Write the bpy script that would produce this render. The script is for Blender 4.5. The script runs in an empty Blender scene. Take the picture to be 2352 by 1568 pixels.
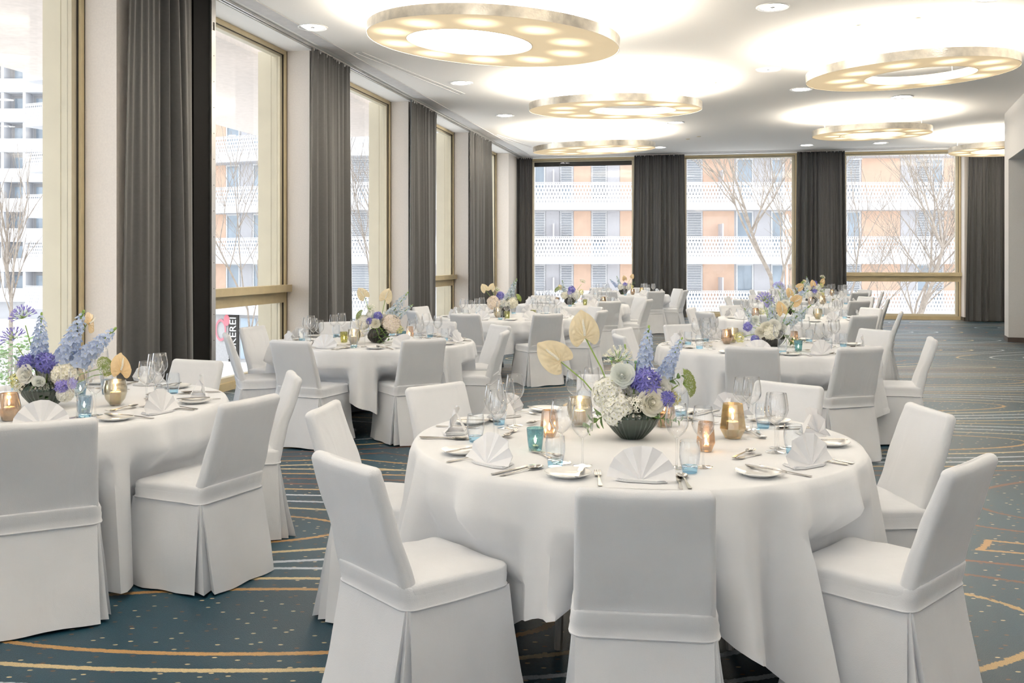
import bpy, math, random
from mathutils import Vector, Matrix, noise, Euler
PI = math.pi
C = bpy.context.scene.collection
SC = bpy.context.scene
def R(d): return math.radians(d)

# ------------------------------------------------------------------ camera, sky, exposure
FPX, CX, HY, H = 2200.0, 1176.0, 595.0, 1.48
cd = bpy.data.cameras.new('camera'); cam = bpy.data.objects.new('camera', cd); C.objects.link(cam)
cd.sensor_fit = 'HORIZONTAL'; cd.sensor_width = 36.0; cd.lens = 36.0 * FPX / 2352.0
cd.shift_y = -(784.0 - HY) / 2352.0; cd.clip_start = 0.05; cd.clip_end = 400
cam.location = (0, 0, H); cam.rotation_euler = (R(90), 0, 0)
SC.camera = cam
SC.view_settings.view_transform = 'Standard'; SC.view_settings.look = 'None'
SC.view_settings.gamma = 1.0; SC.view_settings.use_curve_mapping = False
SC.view_settings.exposure = 0.68
SKY = 1.8; UPLIGHT = 25.0; SPOT = .55; DOWN = 22.0
wd = bpy.data.worlds.new('overcast_sky'); SC.world = wd; wd.use_nodes = True
bg = wd.node_tree.nodes['Background']; bg.inputs[0].default_value = (0.91, 0.955, 1.0, 1); bg.inputs[1].default_value = SKY
cy = SC.cycles
cy.max_bounces = 9; cy.diffuse_bounces = 5; cy.glossy_bounces = 3; cy.transmission_bounces = 6; cy.transparent_max_bounces = 28
cy.caustics_reflective = False; cy.caustics_refractive = False; cy.sample_clamp_indirect = 6.0
cy.use_denoising = True; cy.adaptive_threshold = .015

# ------------------------------------------------------------------ helpers
class MB:
    """collects geometry for one mesh"""
    def __init__(s): s.v = []; s.f = []; s.m = []; s.cur = 0; s.T = None
    def pt(s, p):
        p = Vector(p)
        if s.T is not None: p = s.T @ p
        s.v.append(tuple(p)); return len(s.v) - 1
    def face(s, ids): s.f.append(tuple(ids)); s.m.append(s.cur)
    def quad(s, a, b, c, d): s.face([s.pt(a), s.pt(b), s.pt(c), s.pt(d)])
    def poly(s, pts): s.face([s.pt(p) for p in pts])
    def box(s, x0, x1, y0, y1, z0, z1):
        b = [s.pt(p) for p in ((x0,y0,z0),(x1,y0,z0),(x1,y1,z0),(x0,y1,z0),(x0,y0,z1),(x1,y0,z1),(x1,y1,z1),(x0,y1,z1))]
        for q in ((3,2,1,0),(4,5,6,7),(0,1,5,4),(1,2,6,5),(2,3,7,6),(3,0,4,7)): s.face([b[i] for i in q])
        return s
    def prism(s, pts, z0, z1):
        n = len(pts); a = [s.pt((x,y,z0)) for x,y in pts]; b = [s.pt((x,y,z1)) for x,y in pts]
        s.face(a[::-1]); s.face(b)
        for i in range(n): j=(i+1)%n; s.face([a[i],a[j],b[j],b[i]])
        return s
    def rings(s, loops, closed=True, cap0=False, cap1=False):
        ids = [[s.pt(p) for p in l] for l in loops]
        n = len(ids[0])
        for a, b in zip(ids, ids[1:]):
            for i in range(n if closed else n-1):
                j = (i+1) % n; s.face([a[i],a[j],b[j],b[i]])
        if cap0: s.face(ids[0][::-1])
        if cap1: s.face(ids[-1])
        return s
    def lathe(s, prof, seg=24, cap0=True, cap1=False, flute=None):
        loops = []
        for r, z in prof:
            l = []
            for i in range(seg):
                a = 2*PI*i/seg; rr = r
                if flute: rr = r*(1+flute[1]*math.cos(flute[0]*a))
                l.append((rr*math.cos(a), rr*math.sin(a), z))
            loops.append(l)
        return s.rings(loops, True, cap0, cap1)
    def tube(s, pts, rad, seg=6, cap=True):
        pts = [Vector(p) for p in pts]; n = len(pts)
        if not isinstance(rad, (list, tuple)): rad = [rad]*n
        loops = []; up = Vector((0.13,0.31,0.94))
        for i, p in enumerate(pts):
            t = (pts[min(i+1,n-1)]-pts[max(i-1,0)])
            if t.length < 1e-9: t = Vector((0,0,1))
            t.normalize(); a = t.cross(up)
            if a.length < 1e-3: a = t.cross(Vector((1,0,0)))
            a.normalize(); b = t.cross(a)
            loops.append([p+a*(rad[i]*math.cos(2*PI*k/seg))+b*(rad[i]*math.sin(2*PI*k/seg)) for k in range(seg)])
        return s.rings(loops, True, cap, cap)
    def grid(s, fn, nu, nv):
        ids = [[s.pt(fn(i/nu, j/nv)) for j in range(nv+1)] for i in range(nu+1)]
        for i in range(nu):
            for j in range(nv): s.face([ids[i][j],ids[i+1][j],ids[i+1][j+1],ids[i][j+1]])
        return s
    def mesh(s, name, mats, smooth=True, ang=40):
        me = bpy.data.meshes.new(name); me.from_pydata(s.v, [], s.f)
        if not isinstance(mats, (list, tuple)): mats = [mats]
        for m in mats: me.materials.append(m)
        if len(mats) > 1: me.polygons.foreach_set('material_index', s.m)
        if smooth:
            me.polygons.foreach_set('use_smooth', [True]*len(s.f))
            me.update(); me.set_sharp_from_angle(angle=R(ang))
        me.update(); return me
    def build(s, name, mats, parent=None, smooth=True, ang=40):
        return put(name, s.mesh(name, mats, smooth, ang), parent)
def put(name, me, parent=None, loc=None, rot=None, sc=None):
    o = bpy.data.objects.new(name, me); C.objects.link(o)
    if parent is not None: o.parent = parent
    if loc is not None: o.location = loc
    if rot is not None: o.rotation_euler = rot
    if sc is not None: o.scale = (sc,sc,sc) if not isinstance(sc, (list,tuple)) else sc
    return o
def empty(name, loc=(0,0,0), rz=0.0):
    o = bpy.data.objects.new(name, None); C.objects.link(o); o.empty_display_size = .1
    o.location = loc; o.rotation_euler = (0,0,rz); return o
def tag(o, label=None, cat=None, group=None, kind=None):
    if label: o['label'] = label
    if cat: o['category'] = cat
    if group: o['group'] = group
    if kind: o['kind'] = kind
    return o

# ------------------------------------------------------------------ materials
def nt(name):
    m = bpy.data.materials.new(name); m.use_nodes = True
    t = m.node_tree; t.nodes.clear()
    o = t.nodes.new('ShaderNodeOutputMaterial'); return m, t, o
def N(t, typ, **kw):
    n = t.nodes.new(typ)
    for k, v in kw.items():
        if k.startswith('i_'): n.inputs[k[2:].replace('_',' ')].default_value = v
        else: setattr(n, k, v)
    return n
def col(c): return (c[0], c[1], c[2], 1.0)
def pm(name, c, rough=.6, metal=0.0, var=.06, scale=12.0, bump=0.0, bscale=200.0, sheen=0.0, sss=0.0, spec=.5, coat=0.0, stretch=None, translucent=0.0, wrinkle=0.0, wscale=7.0):
    m, t, o = nt(name); L = t.links
    p = N(t, 'ShaderNodeBsdfPrincipled'); L.new(p.outputs[0], o.inputs[0])
    p.inputs['Roughness'].default_value = rough; p.inputs['Metallic'].default_value = metal
    p.inputs['Specular IOR Level'].default_value = spec
    p.inputs['Sheen Weight'].default_value = sheen; p.inputs['Coat Weight'].default_value = coat
    if sss:
        p.inputs['Subsurface Weight'].default_value = sss; p.inputs['Subsurface Radius'].default_value = (.02,.012,.006)
    tc = N(t, 'ShaderNodeTexCoord'); src = tc.outputs['Object']
    if stretch:
        mp = N(t, 'ShaderNodeMapping'); mp.inputs['Scale'].default_value = stretch; L.new(src, mp.inputs[0]); src = mp.outputs[0]
    n = N(t, 'ShaderNodeTexNoise'); n.inputs['Scale'].default_value = scale; n.inputs['Detail'].default_value = 3
    L.new(src, n.inputs['Vector'])
    rp = N(t, 'ShaderNodeValToRGB')
    rp.color_ramp.elements[0].position = .3; rp.color_ramp.elements[1].position = .7
    rp.color_ramp.elements[0].color = col([max(0,x*(1-var)) for x in c]); rp.color_ramp.elements[1].color = col([min(1,x*(1+var)) for x in c])
    L.new(n.outputs[0], rp.inputs[0]); L.new(rp.outputs[0], p.inputs['Base Color'])
    if bump:
        b = N(t, 'ShaderNodeTexNoise'); b.inputs['Scale'].default_value = bscale; b.inputs['Detail'].default_value = 2
        L.new(src, b.inputs['Vector'])
        bp = N(t, 'ShaderNodeBump'); bp.inputs['Strength'].default_value = bump; bp.inputs['Distance'].default_value = .002
        L.new(b.outputs[0], bp.inputs['Height']); L.new(bp.outputs[0], p.inputs['Normal'])
    if wrinkle:
        w = N(t, 'ShaderNodeTexNoise'); w.inputs['Scale'].default_value = wscale; w.inputs['Detail'].default_value = 2.5; w.inputs['Distortion'].default_value = 1.2
        mw = N(t, 'ShaderNodeMapping'); mw.inputs['Scale'].default_value = (1,1,.45); L.new(src, mw.inputs[0]); L.new(mw.outputs[0], w.inputs['Vector'])
        b2 = N(t, 'ShaderNodeBump'); b2.inputs['Strength'].default_value = wrinkle; b2.inputs['Distance'].default_value = .03
        L.new(w.outputs[0], b2.inputs['Height'])
        if bump: L.new(bp.outputs[0], b2.inputs['Normal'])
        L.new(b2.outputs[0], p.inputs['Normal'])
    if translucent:
        tr = N(t, 'ShaderNodeBsdfTranslucent'); L.new(rp.outputs[0], tr.inputs[0])
        mx = N(t, 'ShaderNodeMixShader'); mx.inputs[0].default_value = translucent
        L.new(p.outputs[0], mx.inputs[1]); L.new(tr.outputs[0], mx.inputs[2]); L.new(mx.outputs[0], o.inputs[0])
    return m
def glass(name, tint=(1,1,1), edge=(.75,.8,.82), refl=1.0, rough=0.0, metalcol=None, metalmix=0.0, body=None, bodymix=0.0):
    """thin glass: clear straight through, tinted towards the silhouette, mirror by Fresnel"""
    m, t, o = nt(name); L = t.links
    lw = N(t, 'ShaderNodeLayerWeight'); lw.inputs[0].default_value = .5
    mc = N(t, 'ShaderNodeMix', data_type='RGBA'); mc.inputs[6].default_value = col(tint); mc.inputs[7].default_value = col(edge)
    pw = N(t, 'ShaderNodeMath', operation='POWER'); pw.inputs[1].default_value = 2.2
    L.new(lw.outputs['Facing'], pw.inputs[0]); L.new(pw.outputs[0], mc.inputs[0])
    tr = N(t, 'ShaderNodeBsdfTransparent'); L.new(mc.outputs[2], tr.inputs[0])
    gl = N(t, 'ShaderNodeBsdfGlossy'); gl.inputs['Roughness'].default_value = rough; gl.inputs[0].default_value = (1,1,1,1)
    f5 = N(t, 'ShaderNodeMath', operation='POWER'); f5.inputs[1].default_value = 4.0; L.new(lw.outputs['Facing'], f5.inputs[0])
    fr = N(t, 'ShaderNodeMath', operation='MULTIPLY_ADD'); fr.inputs[1].default_value = .90; fr.inputs[2].default_value = .045; L.new(f5.outputs[0], fr.inputs[0])
    mu = N(t, 'ShaderNodeMath', operation='MULTIPLY', use_clamp=True); mu.inputs[1].default_value = refl
    L.new(fr.outputs[0], mu.inputs[0])
    mx = N(t, 'ShaderNodeMixShader'); L.new(mu.outputs[0], mx.inputs[0]); L.new(tr.outputs[0], mx.inputs[1]); L.new(gl.outputs[0], mx.inputs[2])
    out = mx.outputs[0]
    if metalcol or body:
        p = N(t, 'ShaderNodeBsdfPrincipled'); p.inputs['Base Color'].default_value = col(metalcol or body)
        p.inputs['Metallic'].default_value = 1.0 if metalcol else 0.0; p.inputs['Roughness'].default_value = .22
        n = N(t, 'ShaderNodeTexNoise'); n.inputs['Scale'].default_value = 45; n.inputs['Detail'].default_value = 6
        tc = N(t, 'ShaderNodeTexCoord'); L.new(tc.outputs['Object'], n.inputs['Vector'])
        mr = N(t, 'ShaderNodeMapRange'); mm = metalmix or bodymix
        mr.inputs[1].default_value = .35; mr.inputs[2].default_value = .65; mr.inputs[3].default_value = mm*.55; mr.inputs[4].default_value = min(1, mm*1.3)
        L.new(n.outputs[0], mr.inputs[0])
        m2 = N(t, 'ShaderNodeMixShader'); L.new(mr.outputs[0], m2.inputs[0]); L.new(out, m2.inputs[1]); L.new(p.outputs[0], m2.inputs[2]); out = m2.outputs[0]
    L.new(out, o.inputs[0]); return m
def emit(name, c, s):
    m, t, o = nt(name); e = N(t, 'ShaderNodeEmission'); e.inputs[0].default_value = col(c); e.inputs[1].default_value = s
    t.links.new(e.outputs[0], o.inputs[0]); return m

M = {}
M['linen'] = pm('white_linen', (.765,.782,.812), .85, var=.02, scale=6, bump=.2, bscale=420, sheen=.15, wrinkle=.10, wscale=5)
M['chair_linen'] = pm('chair_cover_linen', (.745,.762,.795), .88, var=.025, scale=5, bump=.3, bscale=340, sheen=.15, wrinkle=.16, wscale=6)
M['napkin'] = pm('napkin_cotton', (.86,.87,.90), .8, var=.015, scale=30, bump=.15, bscale=500, translucent=.05)
M['black_wood'] = pm('black_wood', (.02,.018,.016), .4)
M['curtain'] = pm('charcoal_curtain', (.046,.0465,.047), .58, var=.08, scale=40, bump=.2, bscale=260, sheen=.2)
M['wallpaper'] = pm('wallpaper', (.82,.755,.69), .75, var=.03, scale=60, bump=.3, bscale=150)
M['wall_grey'] = pm('wall_paint', (.70,.69,.68), .8, var=.03, scale=80, bump=.2, bscale=160)
M['ceiling'] = pm('ceiling_plaster', (.92,.89,.85), .85, var=.01, scale=90, bump=.1, bscale=120)
M['trim_grey'] = pm('trim_shade_and_slat', (.62,.60,.59), .7)
M['bronze'] = pm('champagne_bronze', (.60,.50,.31), .45, metal=.15, var=.05, scale=8)
M['cream'] = pm('cream_metal', (.64,.58,.44), .5, metal=.1, var=.03, scale=5)
M['dark_gasket'] = pm('dark_gasket', (.03,.025,.02), .6)
M['alu'] = pm('brushed_aluminium', (.55,.54,.53), .35, metal=.8, stretch=(40,40,1))
M['black'] = pm('black_void_panel', (.006,.006,.006), .8, spec=.1)
M['baseboard'] = pm('baseboard_dark', (.05,.035,.028), .5)
M['pane'] = glass('window_pane', (.98,.985,.99), (.94,.95,.96), refl=.3)
M['silverleaf'] = pm('silver_leaf', (.78,.72,.62), .3, metal=.85, var=.18, scale=9, bump=.6, bscale=60)
M['white_paint'] = pm('white_paint', (.85,.84,.82), .6)
M['steel'] = pm('cutlery_steel', (.55,.52,.48), .22, metal=1.0, var=.08, scale=30)
M['wire'] = pm('steel_wire', (.5,.48,.45), .4, metal=.8)
M['porcelain'] = pm('porcelain', (.83,.83,.82), .18, var=.01, coat=.4)
M['clear'] = glass('clear_glass', (.985,.988,.992), (.26,.29,.33), refl=2.0)
M['clear_blue'] = glass('blue_glass_base', (.66,.85,.95), (.28,.55,.78), refl=1.5)
M['tum'] = glass('tumbler_glass', (.95,.972,.99), (.28,.36,.50), refl=1.9)
M['teal'] = glass('teal_glass', (.42,.60,.66), (.16,.32,.40), refl=1.3, body=(.25,.45,.52), bodymix=.35)
M['bluegl'] = glass('smoke_blue_glass', (.45,.58,.70), (.2,.3,.42), refl=1.3, body=(.4,.52,.62), bodymix=.25)
M['gold'] = glass('gold_mercury_glass', (.95,.89,.76), (.50,.44,.32), refl=1.6, metalcol=(.74,.67,.53), metalmix=.36)
M['amber'] = glass('amber_mercury_glass', (.92,.82,.71), (.44,.36,.28), refl=1.6, metalcol=(.64,.55,.45), metalmix=.42)
M['smoke'] = glass('smoked_globe_glass', (.92,.90,.84), (.45,.43,.36), refl=1.6, metalcol=(.72,.70,.62), metalmix=.16)
M['olive'] = glass('olive_glass', (.62,.64,.36), (.3,.32,.14), refl=1.3, body=(.5,.52,.3), bodymix=.3)
M['vase'] = pm('dark_green_vase_glass', (.006,.020,.012), .10, var=.3, scale=20, coat=.6)
M['wax'] = pm('candle_wax', (.95,.84,.70), .5, sss=.6, var=.03, translucent=.35)
M['flame'] = emit('candle_flame', (1.0,.72,.36), 30.0)
M['wick'] = pm('wick', (.05,.04,.03), .9)
M['petal_white'] = pm('white_petals', (.93,.93,.88), .6, var=.07, scale=25, translucent=.12)
M['petal_cream'] = pm('cream_petals', (.92,.90,.80), .55, var=.08, scale=25, translucent=.12)
M['petal_pink'] = pm('blush_petals', (.91,.82,.74), .55, var=.08, scale=25, translucent=.12)
M['petal_mint'] = pm('mint_white_petals', (.91,.94,.90), .55, var=.05, scale=25, translucent=.12)
M['petal_sky'] = pm('pale_blue_petals', (.54,.63,.82), .55, var=.15, scale=40, translucent=.3)
M['petal_haze'] = pm('grey_blue_petals', (.58,.66,.74), .55, var=.15, scale=40, translucent=.3)
M['petal_blue'] = pm('violet_blue_petals', (.19,.185,.54), .5, var=.25, scale=40, translucent=.3)
M['petal_lilac'] = pm('lilac_petals', (.38,.34,.75), .5, var=.2, scale=40, translucent=.3)
M['spathe'] = pm('golden_cream_spathe', (.88,.79,.58), .28, var=.04, scale=5, coat=.6, translucent=.25)
M['spathe_gold'] = pm('gold_spathe', (.78,.60,.34), .28, var=.05, scale=5, coat=.6, translucent=.2)
M['stem'] = pm('green_stem', (.22,.34,.08), .5, var=.15, scale=30)
M['leaf'] = pm('green_leaf', (.10,.20,.05), .45, var=.3, scale=20, translucent=.2)
M['lime'] = pm('lime_bloom', (.25,.31,.09), .6, var=.45, scale=60)
M['yellow'] = pm('yellow_green_bud', (.66,.64,.28), .6, var=.2, scale=60)
M['dark_center'] = pm('dark_flower_eye', (.10,.10,.06), .6)

def carpet_mat():
    m, t, o = nt('wave_carpet'); L = t.links
    def math_(op, a, b=None, c=None):
        n = N(t, 'ShaderNodeMath', operation=op)
        for i, x in enumerate((a, b, c)):
            if x is None: continue
            if isinstance(x, (int, float)): n.inputs[i].default_value = x
            else: L.new(x, n.inputs[i])
        return n.outputs[0]
    tc = N(t, 'ShaderNodeTexCoord')
    wob = N(t, 'ShaderNodeTexNoise'); wob.inputs['Scale'].default_value = 55; wob.inputs['Detail'].default_value = 1
    L.new(tc.outputs['Object'], wob.inputs['Vector'])
    mp = N(t, 'ShaderNodeMapping'); mp.inputs['Scale'].default_value = (.145, .50, 1); mp.inputs['Location'].default_value = (1.35, .42, 0); mp.inputs['Rotation'].default_value = (0,0,R(-6))
    L.new(tc.outputs['Object'], mp.inputs[0])
    vo = N(t, 'ShaderNodeTexVoronoi', voronoi_dimensions='2D', feature='F1'); vo.inputs['Scale'].default_value = 1.0; vo.inputs['Randomness'].default_value = .75
    L.new(mp.outputs[0], vo.inputs['Vector'])
    ph = math_('ADD', math_('MULTIPLY', vo.outputs['Distance'], 1.61*8.6), math_('MULTIPLY', wob.outputs[0], .10))
    fr = math_('FRACT', ph); idx = math_('FLOOR', ph)
    # thickness of the line (wider for pale ones) -> soft edged mask
    d = math_('ABSOLUTE', math_('SUBTRACT', fr, .5))
    sub = N(t, 'ShaderNodeVectorMath', operation='SUBTRACT'); L.new(mp.outputs[0], sub.inputs[0]); L.new(vo.outputs['Position'], sub.inputs[1])
    nrm = N(t, 'ShaderNodeVectorMath', operation='NORMALIZE'); flat = N(t, 'ShaderNodeVectorMath', operation='MULTIPLY'); flat.inputs[1].default_value = (1,1,0)
    L.new(sub.outputs[0], flat.inputs[0]); L.new(flat.outputs[0], nrm.inputs[0])
    sc_ = N(t, 'ShaderNodeVectorMath', operation='MULTIPLY'); sc_.inputs[1].default_value = (.145/.5,1,0); L.new(nrm.outputs[0], sc_.inputs[0])
    ln = N(t, 'ShaderNodeVectorMath', operation='LENGTH'); L.new(sc_.outputs[0], ln.inputs[0])
    d = math_('DIVIDE', d, math_('MAXIMUM', ln.outputs['Value'], .12))
    mk = N(t, 'ShaderNodeMapRange'); mk.inputs[1].default_value = .095; mk.inputs[2].default_value = .12; mk.inputs[3].default_value = 1; mk.inputs[4].default_value = 0
    L.new(d, mk.inputs[0]); mkk = math_('MULTIPLY', mk.outputs[0], math_('GREATER_THAN', idx, 1.5))
    sel = math_('DIVIDE', math_('ADD', math_('MODULO', idx, 7.0), .5), 7.0)
    rp = N(t, 'ShaderNodeValToRGB'); rp.color_ramp.interpolation = 'CONSTANT'
    cs = [(.13,.045,.02),(.16,.055,.022),(.36,.21,.08),(.48,.38,.22),(.42,.46,.52),(.46,.50,.55),(.40,.27,.12)]
    el = rp.color_ramp.elements
    while len(el) < 7: el.new(.5)
    for i, c in enumerate(cs): el[i].position = i/7.0
    for i, c in enumerate(cs): el[i].color = col(c)
    L.new(sel, rp.inputs[0])
    # base colour: teal blue to slate in broad drifts
    bn = N(t, 'ShaderNodeTexNoise'); bn.inputs['Scale'].default_value = .55; bn.inputs['Detail'].default_value = 1
    L.new(tc.outputs['Object'], bn.inputs['Vector'])
    fine = N(t, 'ShaderNodeTexNoise'); fine.inputs['Scale'].default_value = 260; fine.inputs['Detail'].default_value = 2
    L.new(tc.outputs['Object'], fine.inputs['Vector'])
    rb = N(t, 'ShaderNodeValToRGB'); rb.color_ramp.elements[0].position = .38; rb.color_ramp.elements[1].position = .62
    rb.color_ramp.elements[0].color = (.0055,.031,.052,1); rb.color_ramp.elements[1].color = (.009,.047,.076,1)
    L.new(bn.outputs[0], rb.inputs[0])
    # speckles
    sp = N(t, 'ShaderNodeMapping'); sp.inputs['Rotation'].default_value = (0,0,R(28)); sp.inputs['Scale'].default_value = (8.5, 15.0, 1)
    L.new(tc.outputs['Object'], sp.inputs[0])
    v2 = N(t, 'ShaderNodeTexVoronoi', voronoi_dimensions='2D', feature='F1'); v2.inputs['Scale'].default_value = 1.0; v2.inputs['Randomness'].default_value = .85
    L.new(sp.outputs[0], v2.inputs['Vector'])
    sm = N(t, 'ShaderNodeMapRange'); sm.inputs[1].default_value = .07; sm.inputs[2].default_value = .095; sm.inputs[3].default_value = 1; sm.inputs[4].default_value = 0
    L.new(v2.outputs['Distance'], sm.inputs[0])
    sx = N(t, 'ShaderNodeSeparateColor'); L.new(v2.outputs['Color'], sx.inputs[0])
    rs = N(t, 'ShaderNodeValToRGB'); rs.color_ramp.interpolation = 'CONSTANT'
    rs.color_ramp.elements[0].color = (.14,.06,.025,1); rs.color_ramp.elements[1].color = (.50,.40,.24,1); rs.color_ramp.elements[1].position = .5
    L.new(sx.outputs[0], rs.inputs[0])
    m1 = N(t, 'ShaderNodeMix', data_type='RGBA'); L.new(sm.outputs[0], m1.inputs[0]); L.new(rb.outputs[0], m1.inputs[6]); L.new(rs.outputs[0], m1.inputs[7])
    m2 = N(t, 'ShaderNodeMix', data_type='RGBA'); L.new(mkk, m2.inputs[0]); L.new(m1.outputs[2], m2.inputs[6]); L.new(rp.outputs[0], m2.inputs[7])
    fm = N(t, 'ShaderNodeMapRange'); fm.inputs[1].default_value = .3; fm.inputs[2].default_value = .7; fm.inputs[3].default_value = .72; fm.inputs[4].default_value = 1.25
    L.new(fine.outputs[0], fm.inputs[0])
    m3 = N(t, 'ShaderNodeVectorMath', operation='SCALE'); L.new(m2.outputs[2], m3.inputs[0]); L.new(fm.outputs[0], m3.inputs['Scale'])
    p = N(t, 'ShaderNodeBsdfPrincipled'); p.inputs['Roughness'].default_value = .40; p.inputs['Specular IOR Level'].default_value = .34; p.inputs['Sheen Weight'].default_value = .0; p.inputs['Sheen Roughness'].default_value = .45
    L.new(m3.outputs[0], p.inputs['Base Color'])
    bp = N(t, 'ShaderNodeBump'); bp.inputs['Strength'].default_value = .5; bp.inputs['Distance'].default_value = .004
    L.new(fine.outputs[0], bp.inputs['Height']); L.new(bp.outputs[0], p.inputs['Normal'])
    L.new(p.outputs[0], o.inputs[0]); return m
M['carpet'] = carpet_mat()

def diffuser_mat():
    """back-lit ring underside: ten lamps glow through on a circle (object space)"""
    m, t, o = nt('ring_diffuser'); L = t.links
    def mt(op, a, b=None):
        n = N(t, 'ShaderNodeMath', operation=op)
        for i, x in enumerate((a, b)):
            if x is None: continue
            if isinstance(x, (int, float)): n.inputs[i].default_value = x
            else: L.new(x, n.inputs[i])
        return n.outputs[0]
    tc = N(t, 'ShaderNodeTexCoord'); sx = N(t, 'ShaderNodeSeparateXYZ'); L.new(tc.outputs['Object'], sx.inputs[0])
    x = mt('SUBTRACT', sx.outputs[0], .09); y = sx.outputs[1]
    a = mt('DIVIDE', mt('ARCTAN2', y, x), 2*PI/10); f = mt('SUBTRACT', mt('FRACT', mt('ADD', a, 20.0)), .5)
    r = mt('SQRT', mt('ADD', mt('MULTIPLY', x, x), mt('MULTIPLY', y, y)))
    dx = mt('MULTIPLY', mt('MULTIPLY', f, 2*PI/10), .72); dy = mt('SUBTRACT', r, .72)
    dd = mt('SQRT', mt('ADD', mt('MULTIPLY', dx, dx), mt('MULTIPLY', dy, dy)))
    g = N(t, 'ShaderNodeMapRange', interpolation_type='SMOOTHSTEP'); g.inputs[1].default_value = .04; g.inputs[2].default_value = .21; g.inputs[3].default_value = 1; g.inputs[4].default_value = 0
    L.new(dd, g.inputs[0])
    cr = N(t, 'ShaderNodeMix', data_type='RGBA'); cr.inputs[6].default_value = (1.0,.74,.40,1); cr.inputs[7].default_value = (1.0,.90,.62,1); L.new(g.outputs[0], cr.inputs[0])
    st = mt('ADD', mt('MULTIPLY', g.outputs[0], SPOT), .34)
    e = N(t, 'ShaderNodeEmission'); L.new(cr.outputs[2], e.inputs[0]); L.new(st, e.inputs[1])
    df = N(t, 'ShaderNodeBsdfDiffuse'); df.inputs[0].default_value = (.6,.56,.48,1)
    ad = N(t, 'ShaderNodeAddShader'); L.new(e.outputs[0], ad.inputs[0]); L.new(df.outputs[0], ad.inputs[1]); L.new(ad.outputs[0], o.inputs[0])
    return m
M['diffuser'] = diffuser_mat()
M['uplight'] = emit('ring_uplight', (1.0,.91,.77), UPLIGHT)
M['downlight'] = emit('downlight_lens', (1.0,.98,.96), DOWN)

# ------------------------------------------------------------------ room frame of reference: x = into the room from the glazing, y = along it
WA = -math.atan2(.2064, .9785); WO = Vector((-5.54, 0, 0))
WM = Matrix.Translation(WO) @ Matrix.Rotation(WA, 4, 'Z')
def room(d, s, z=0): return WM @ Vector((d, s, z))
def rput(o): o.location = WO; o.rotation_euler = (0,0,WA); return o
SB = 26.2; ZC = 4.15
def dpx(x, s):       # where a photograph column meets the line y = s of the room
    k = (x-CX)/FPX; Y = (s-1.1434)/(.2064*k+.9785); return (k*Y+5.54)*.9785-Y*.2064
P0 = [8.52+4.03*k for k in range(-4, 5)]        # far jamb of each side window = near corner of each pier
PW, PD = 1.38, .38

def struct(name, mb, mat, parent=None, smooth=False):
    o = mb.build(name, mat, parent, smooth)
    if parent is None: o['kind'] = 'structure'; rput(o)
    return o
# floor slab limited to the room
fl = MB(); fl.T = WM; fl.box(-.35,18,-7.6,SB+.3,-.25,0)
o = fl.build('floor', M['carpet'], None, False); o['kind'] = 'structure'
ce = MB(); ce.box(.42,18,-7.6,SB-.45,ZC,ZC+.2); struct('ceiling', ce, M['ceiling'])
so = MB(); so.box(-.02,.42,-7.6,SB+.02,ZC-.012,ZC+.2); so.box(.42,18,SB-.45,SB+.02,ZC-.012,ZC+.2)
struct('trim_1', so, M['ceiling'])
tr = MB(); tr.box(.60,.80,-7.6,SB-.6,ZC-.008,ZC+.01); tr.box(.8,18,SB-.75,SB-.60,ZC-.008,ZC+.01)
struct('trim_2', tr, M['trim_grey'])  # flat strip coloured grey to stand for a less lit ceiling band
# piers of the side wall
wl = empty('wall_left'); rput(wl); wl['kind'] = 'structure'
ends = [(-4.2, P0[0]-2.65)]
for i, p in enumerate(P0):
    q = p+PW if i < len(P0)-1 else SB
    if p > SB: break
    q = min(q, SB)
    b = MB(); b.box(-.3, PD, p, q, -.02, ZC); b.build('pier', M['wallpaper'], wl, False)
bb = MB()
for p in P0: bb.box(PD, PD+.012, p-.005, min(p+PW,SB), 0, .09); bb.box(.02, PD+.012, p-.012, p, 0, .09)
struct('baseboard_left', bb, M['baseboard'])
# back wall piers
WB = [(.62, dpx(1462,SB)), (dpx(1566,SB), dpx(1830,SB)), (dpx(1932,SB), dpx(2206,SB))]
wb = empty('wall_back'); rput(wb); wb['kind'] = 'structure'
edges = [(-.3, WB[0][0])] + [(WB[0][1], WB[1][0]), (WB[1][1], WB[2][0]), (WB[2][1], 15.2)]
bb = MB()
for a, b_ in edges:
    b = MB(); b.box(a, b_, SB-PD, SB+.3, -.02, ZC); b.build('pier', M['wallpaper'], wb, False)
    bb.box(a, b_+.012, SB-PD-.012, SB-PD, 0, .09); bb.box(b_ if a<0 else a-.012, a, SB-PD, SB-.02, 0, .09)
struct('baseboard_back', bb, M['baseboard'])
# right wall with its wide opening
wr = empty('wall_right'); wr['kind'] = 'structure'
A = Vector((9.05,17.6)); dv = Vector((-.349,-.937)); nv = Vector((.937,-.349))
def rp(a, b): p = A+dv*a+nv*b; return (p.x, p.y)
b = MB(); b.prism([rp(0,0),rp(0,4),rp(.53,4),rp(.53,0)], -.02, ZC); b.build('post', M['wall_grey'], wr, False)
b = MB(); b.prism([rp(.53,0),rp(.53,.35),rp(8.2,.35),rp(8.2,0)], 3.26, ZC); b.build('header', M['wall_grey'], wr, False)
b = MB(); b.prism([rp(8.2,0),rp(8.2,.35),rp(29.8,.35),rp(29.8,0)], -.02, ZC); b.build('side_panel', M['wall_grey'], wr, False)
bb = MB(); bb.prism([rp(-.012,-.012),rp(-.012,4),rp(0,4),rp(0,0),rp(.53,0),rp(.53,4),rp(.542,4),rp(.542,-.012)], 0, .085)
o = bb.build('baseboard_right', M['baseboard'], None, False); o['kind'] = 'structure'
wf = empty('wall_front'); rput(wf); wf['kind'] = 'structure'
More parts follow.
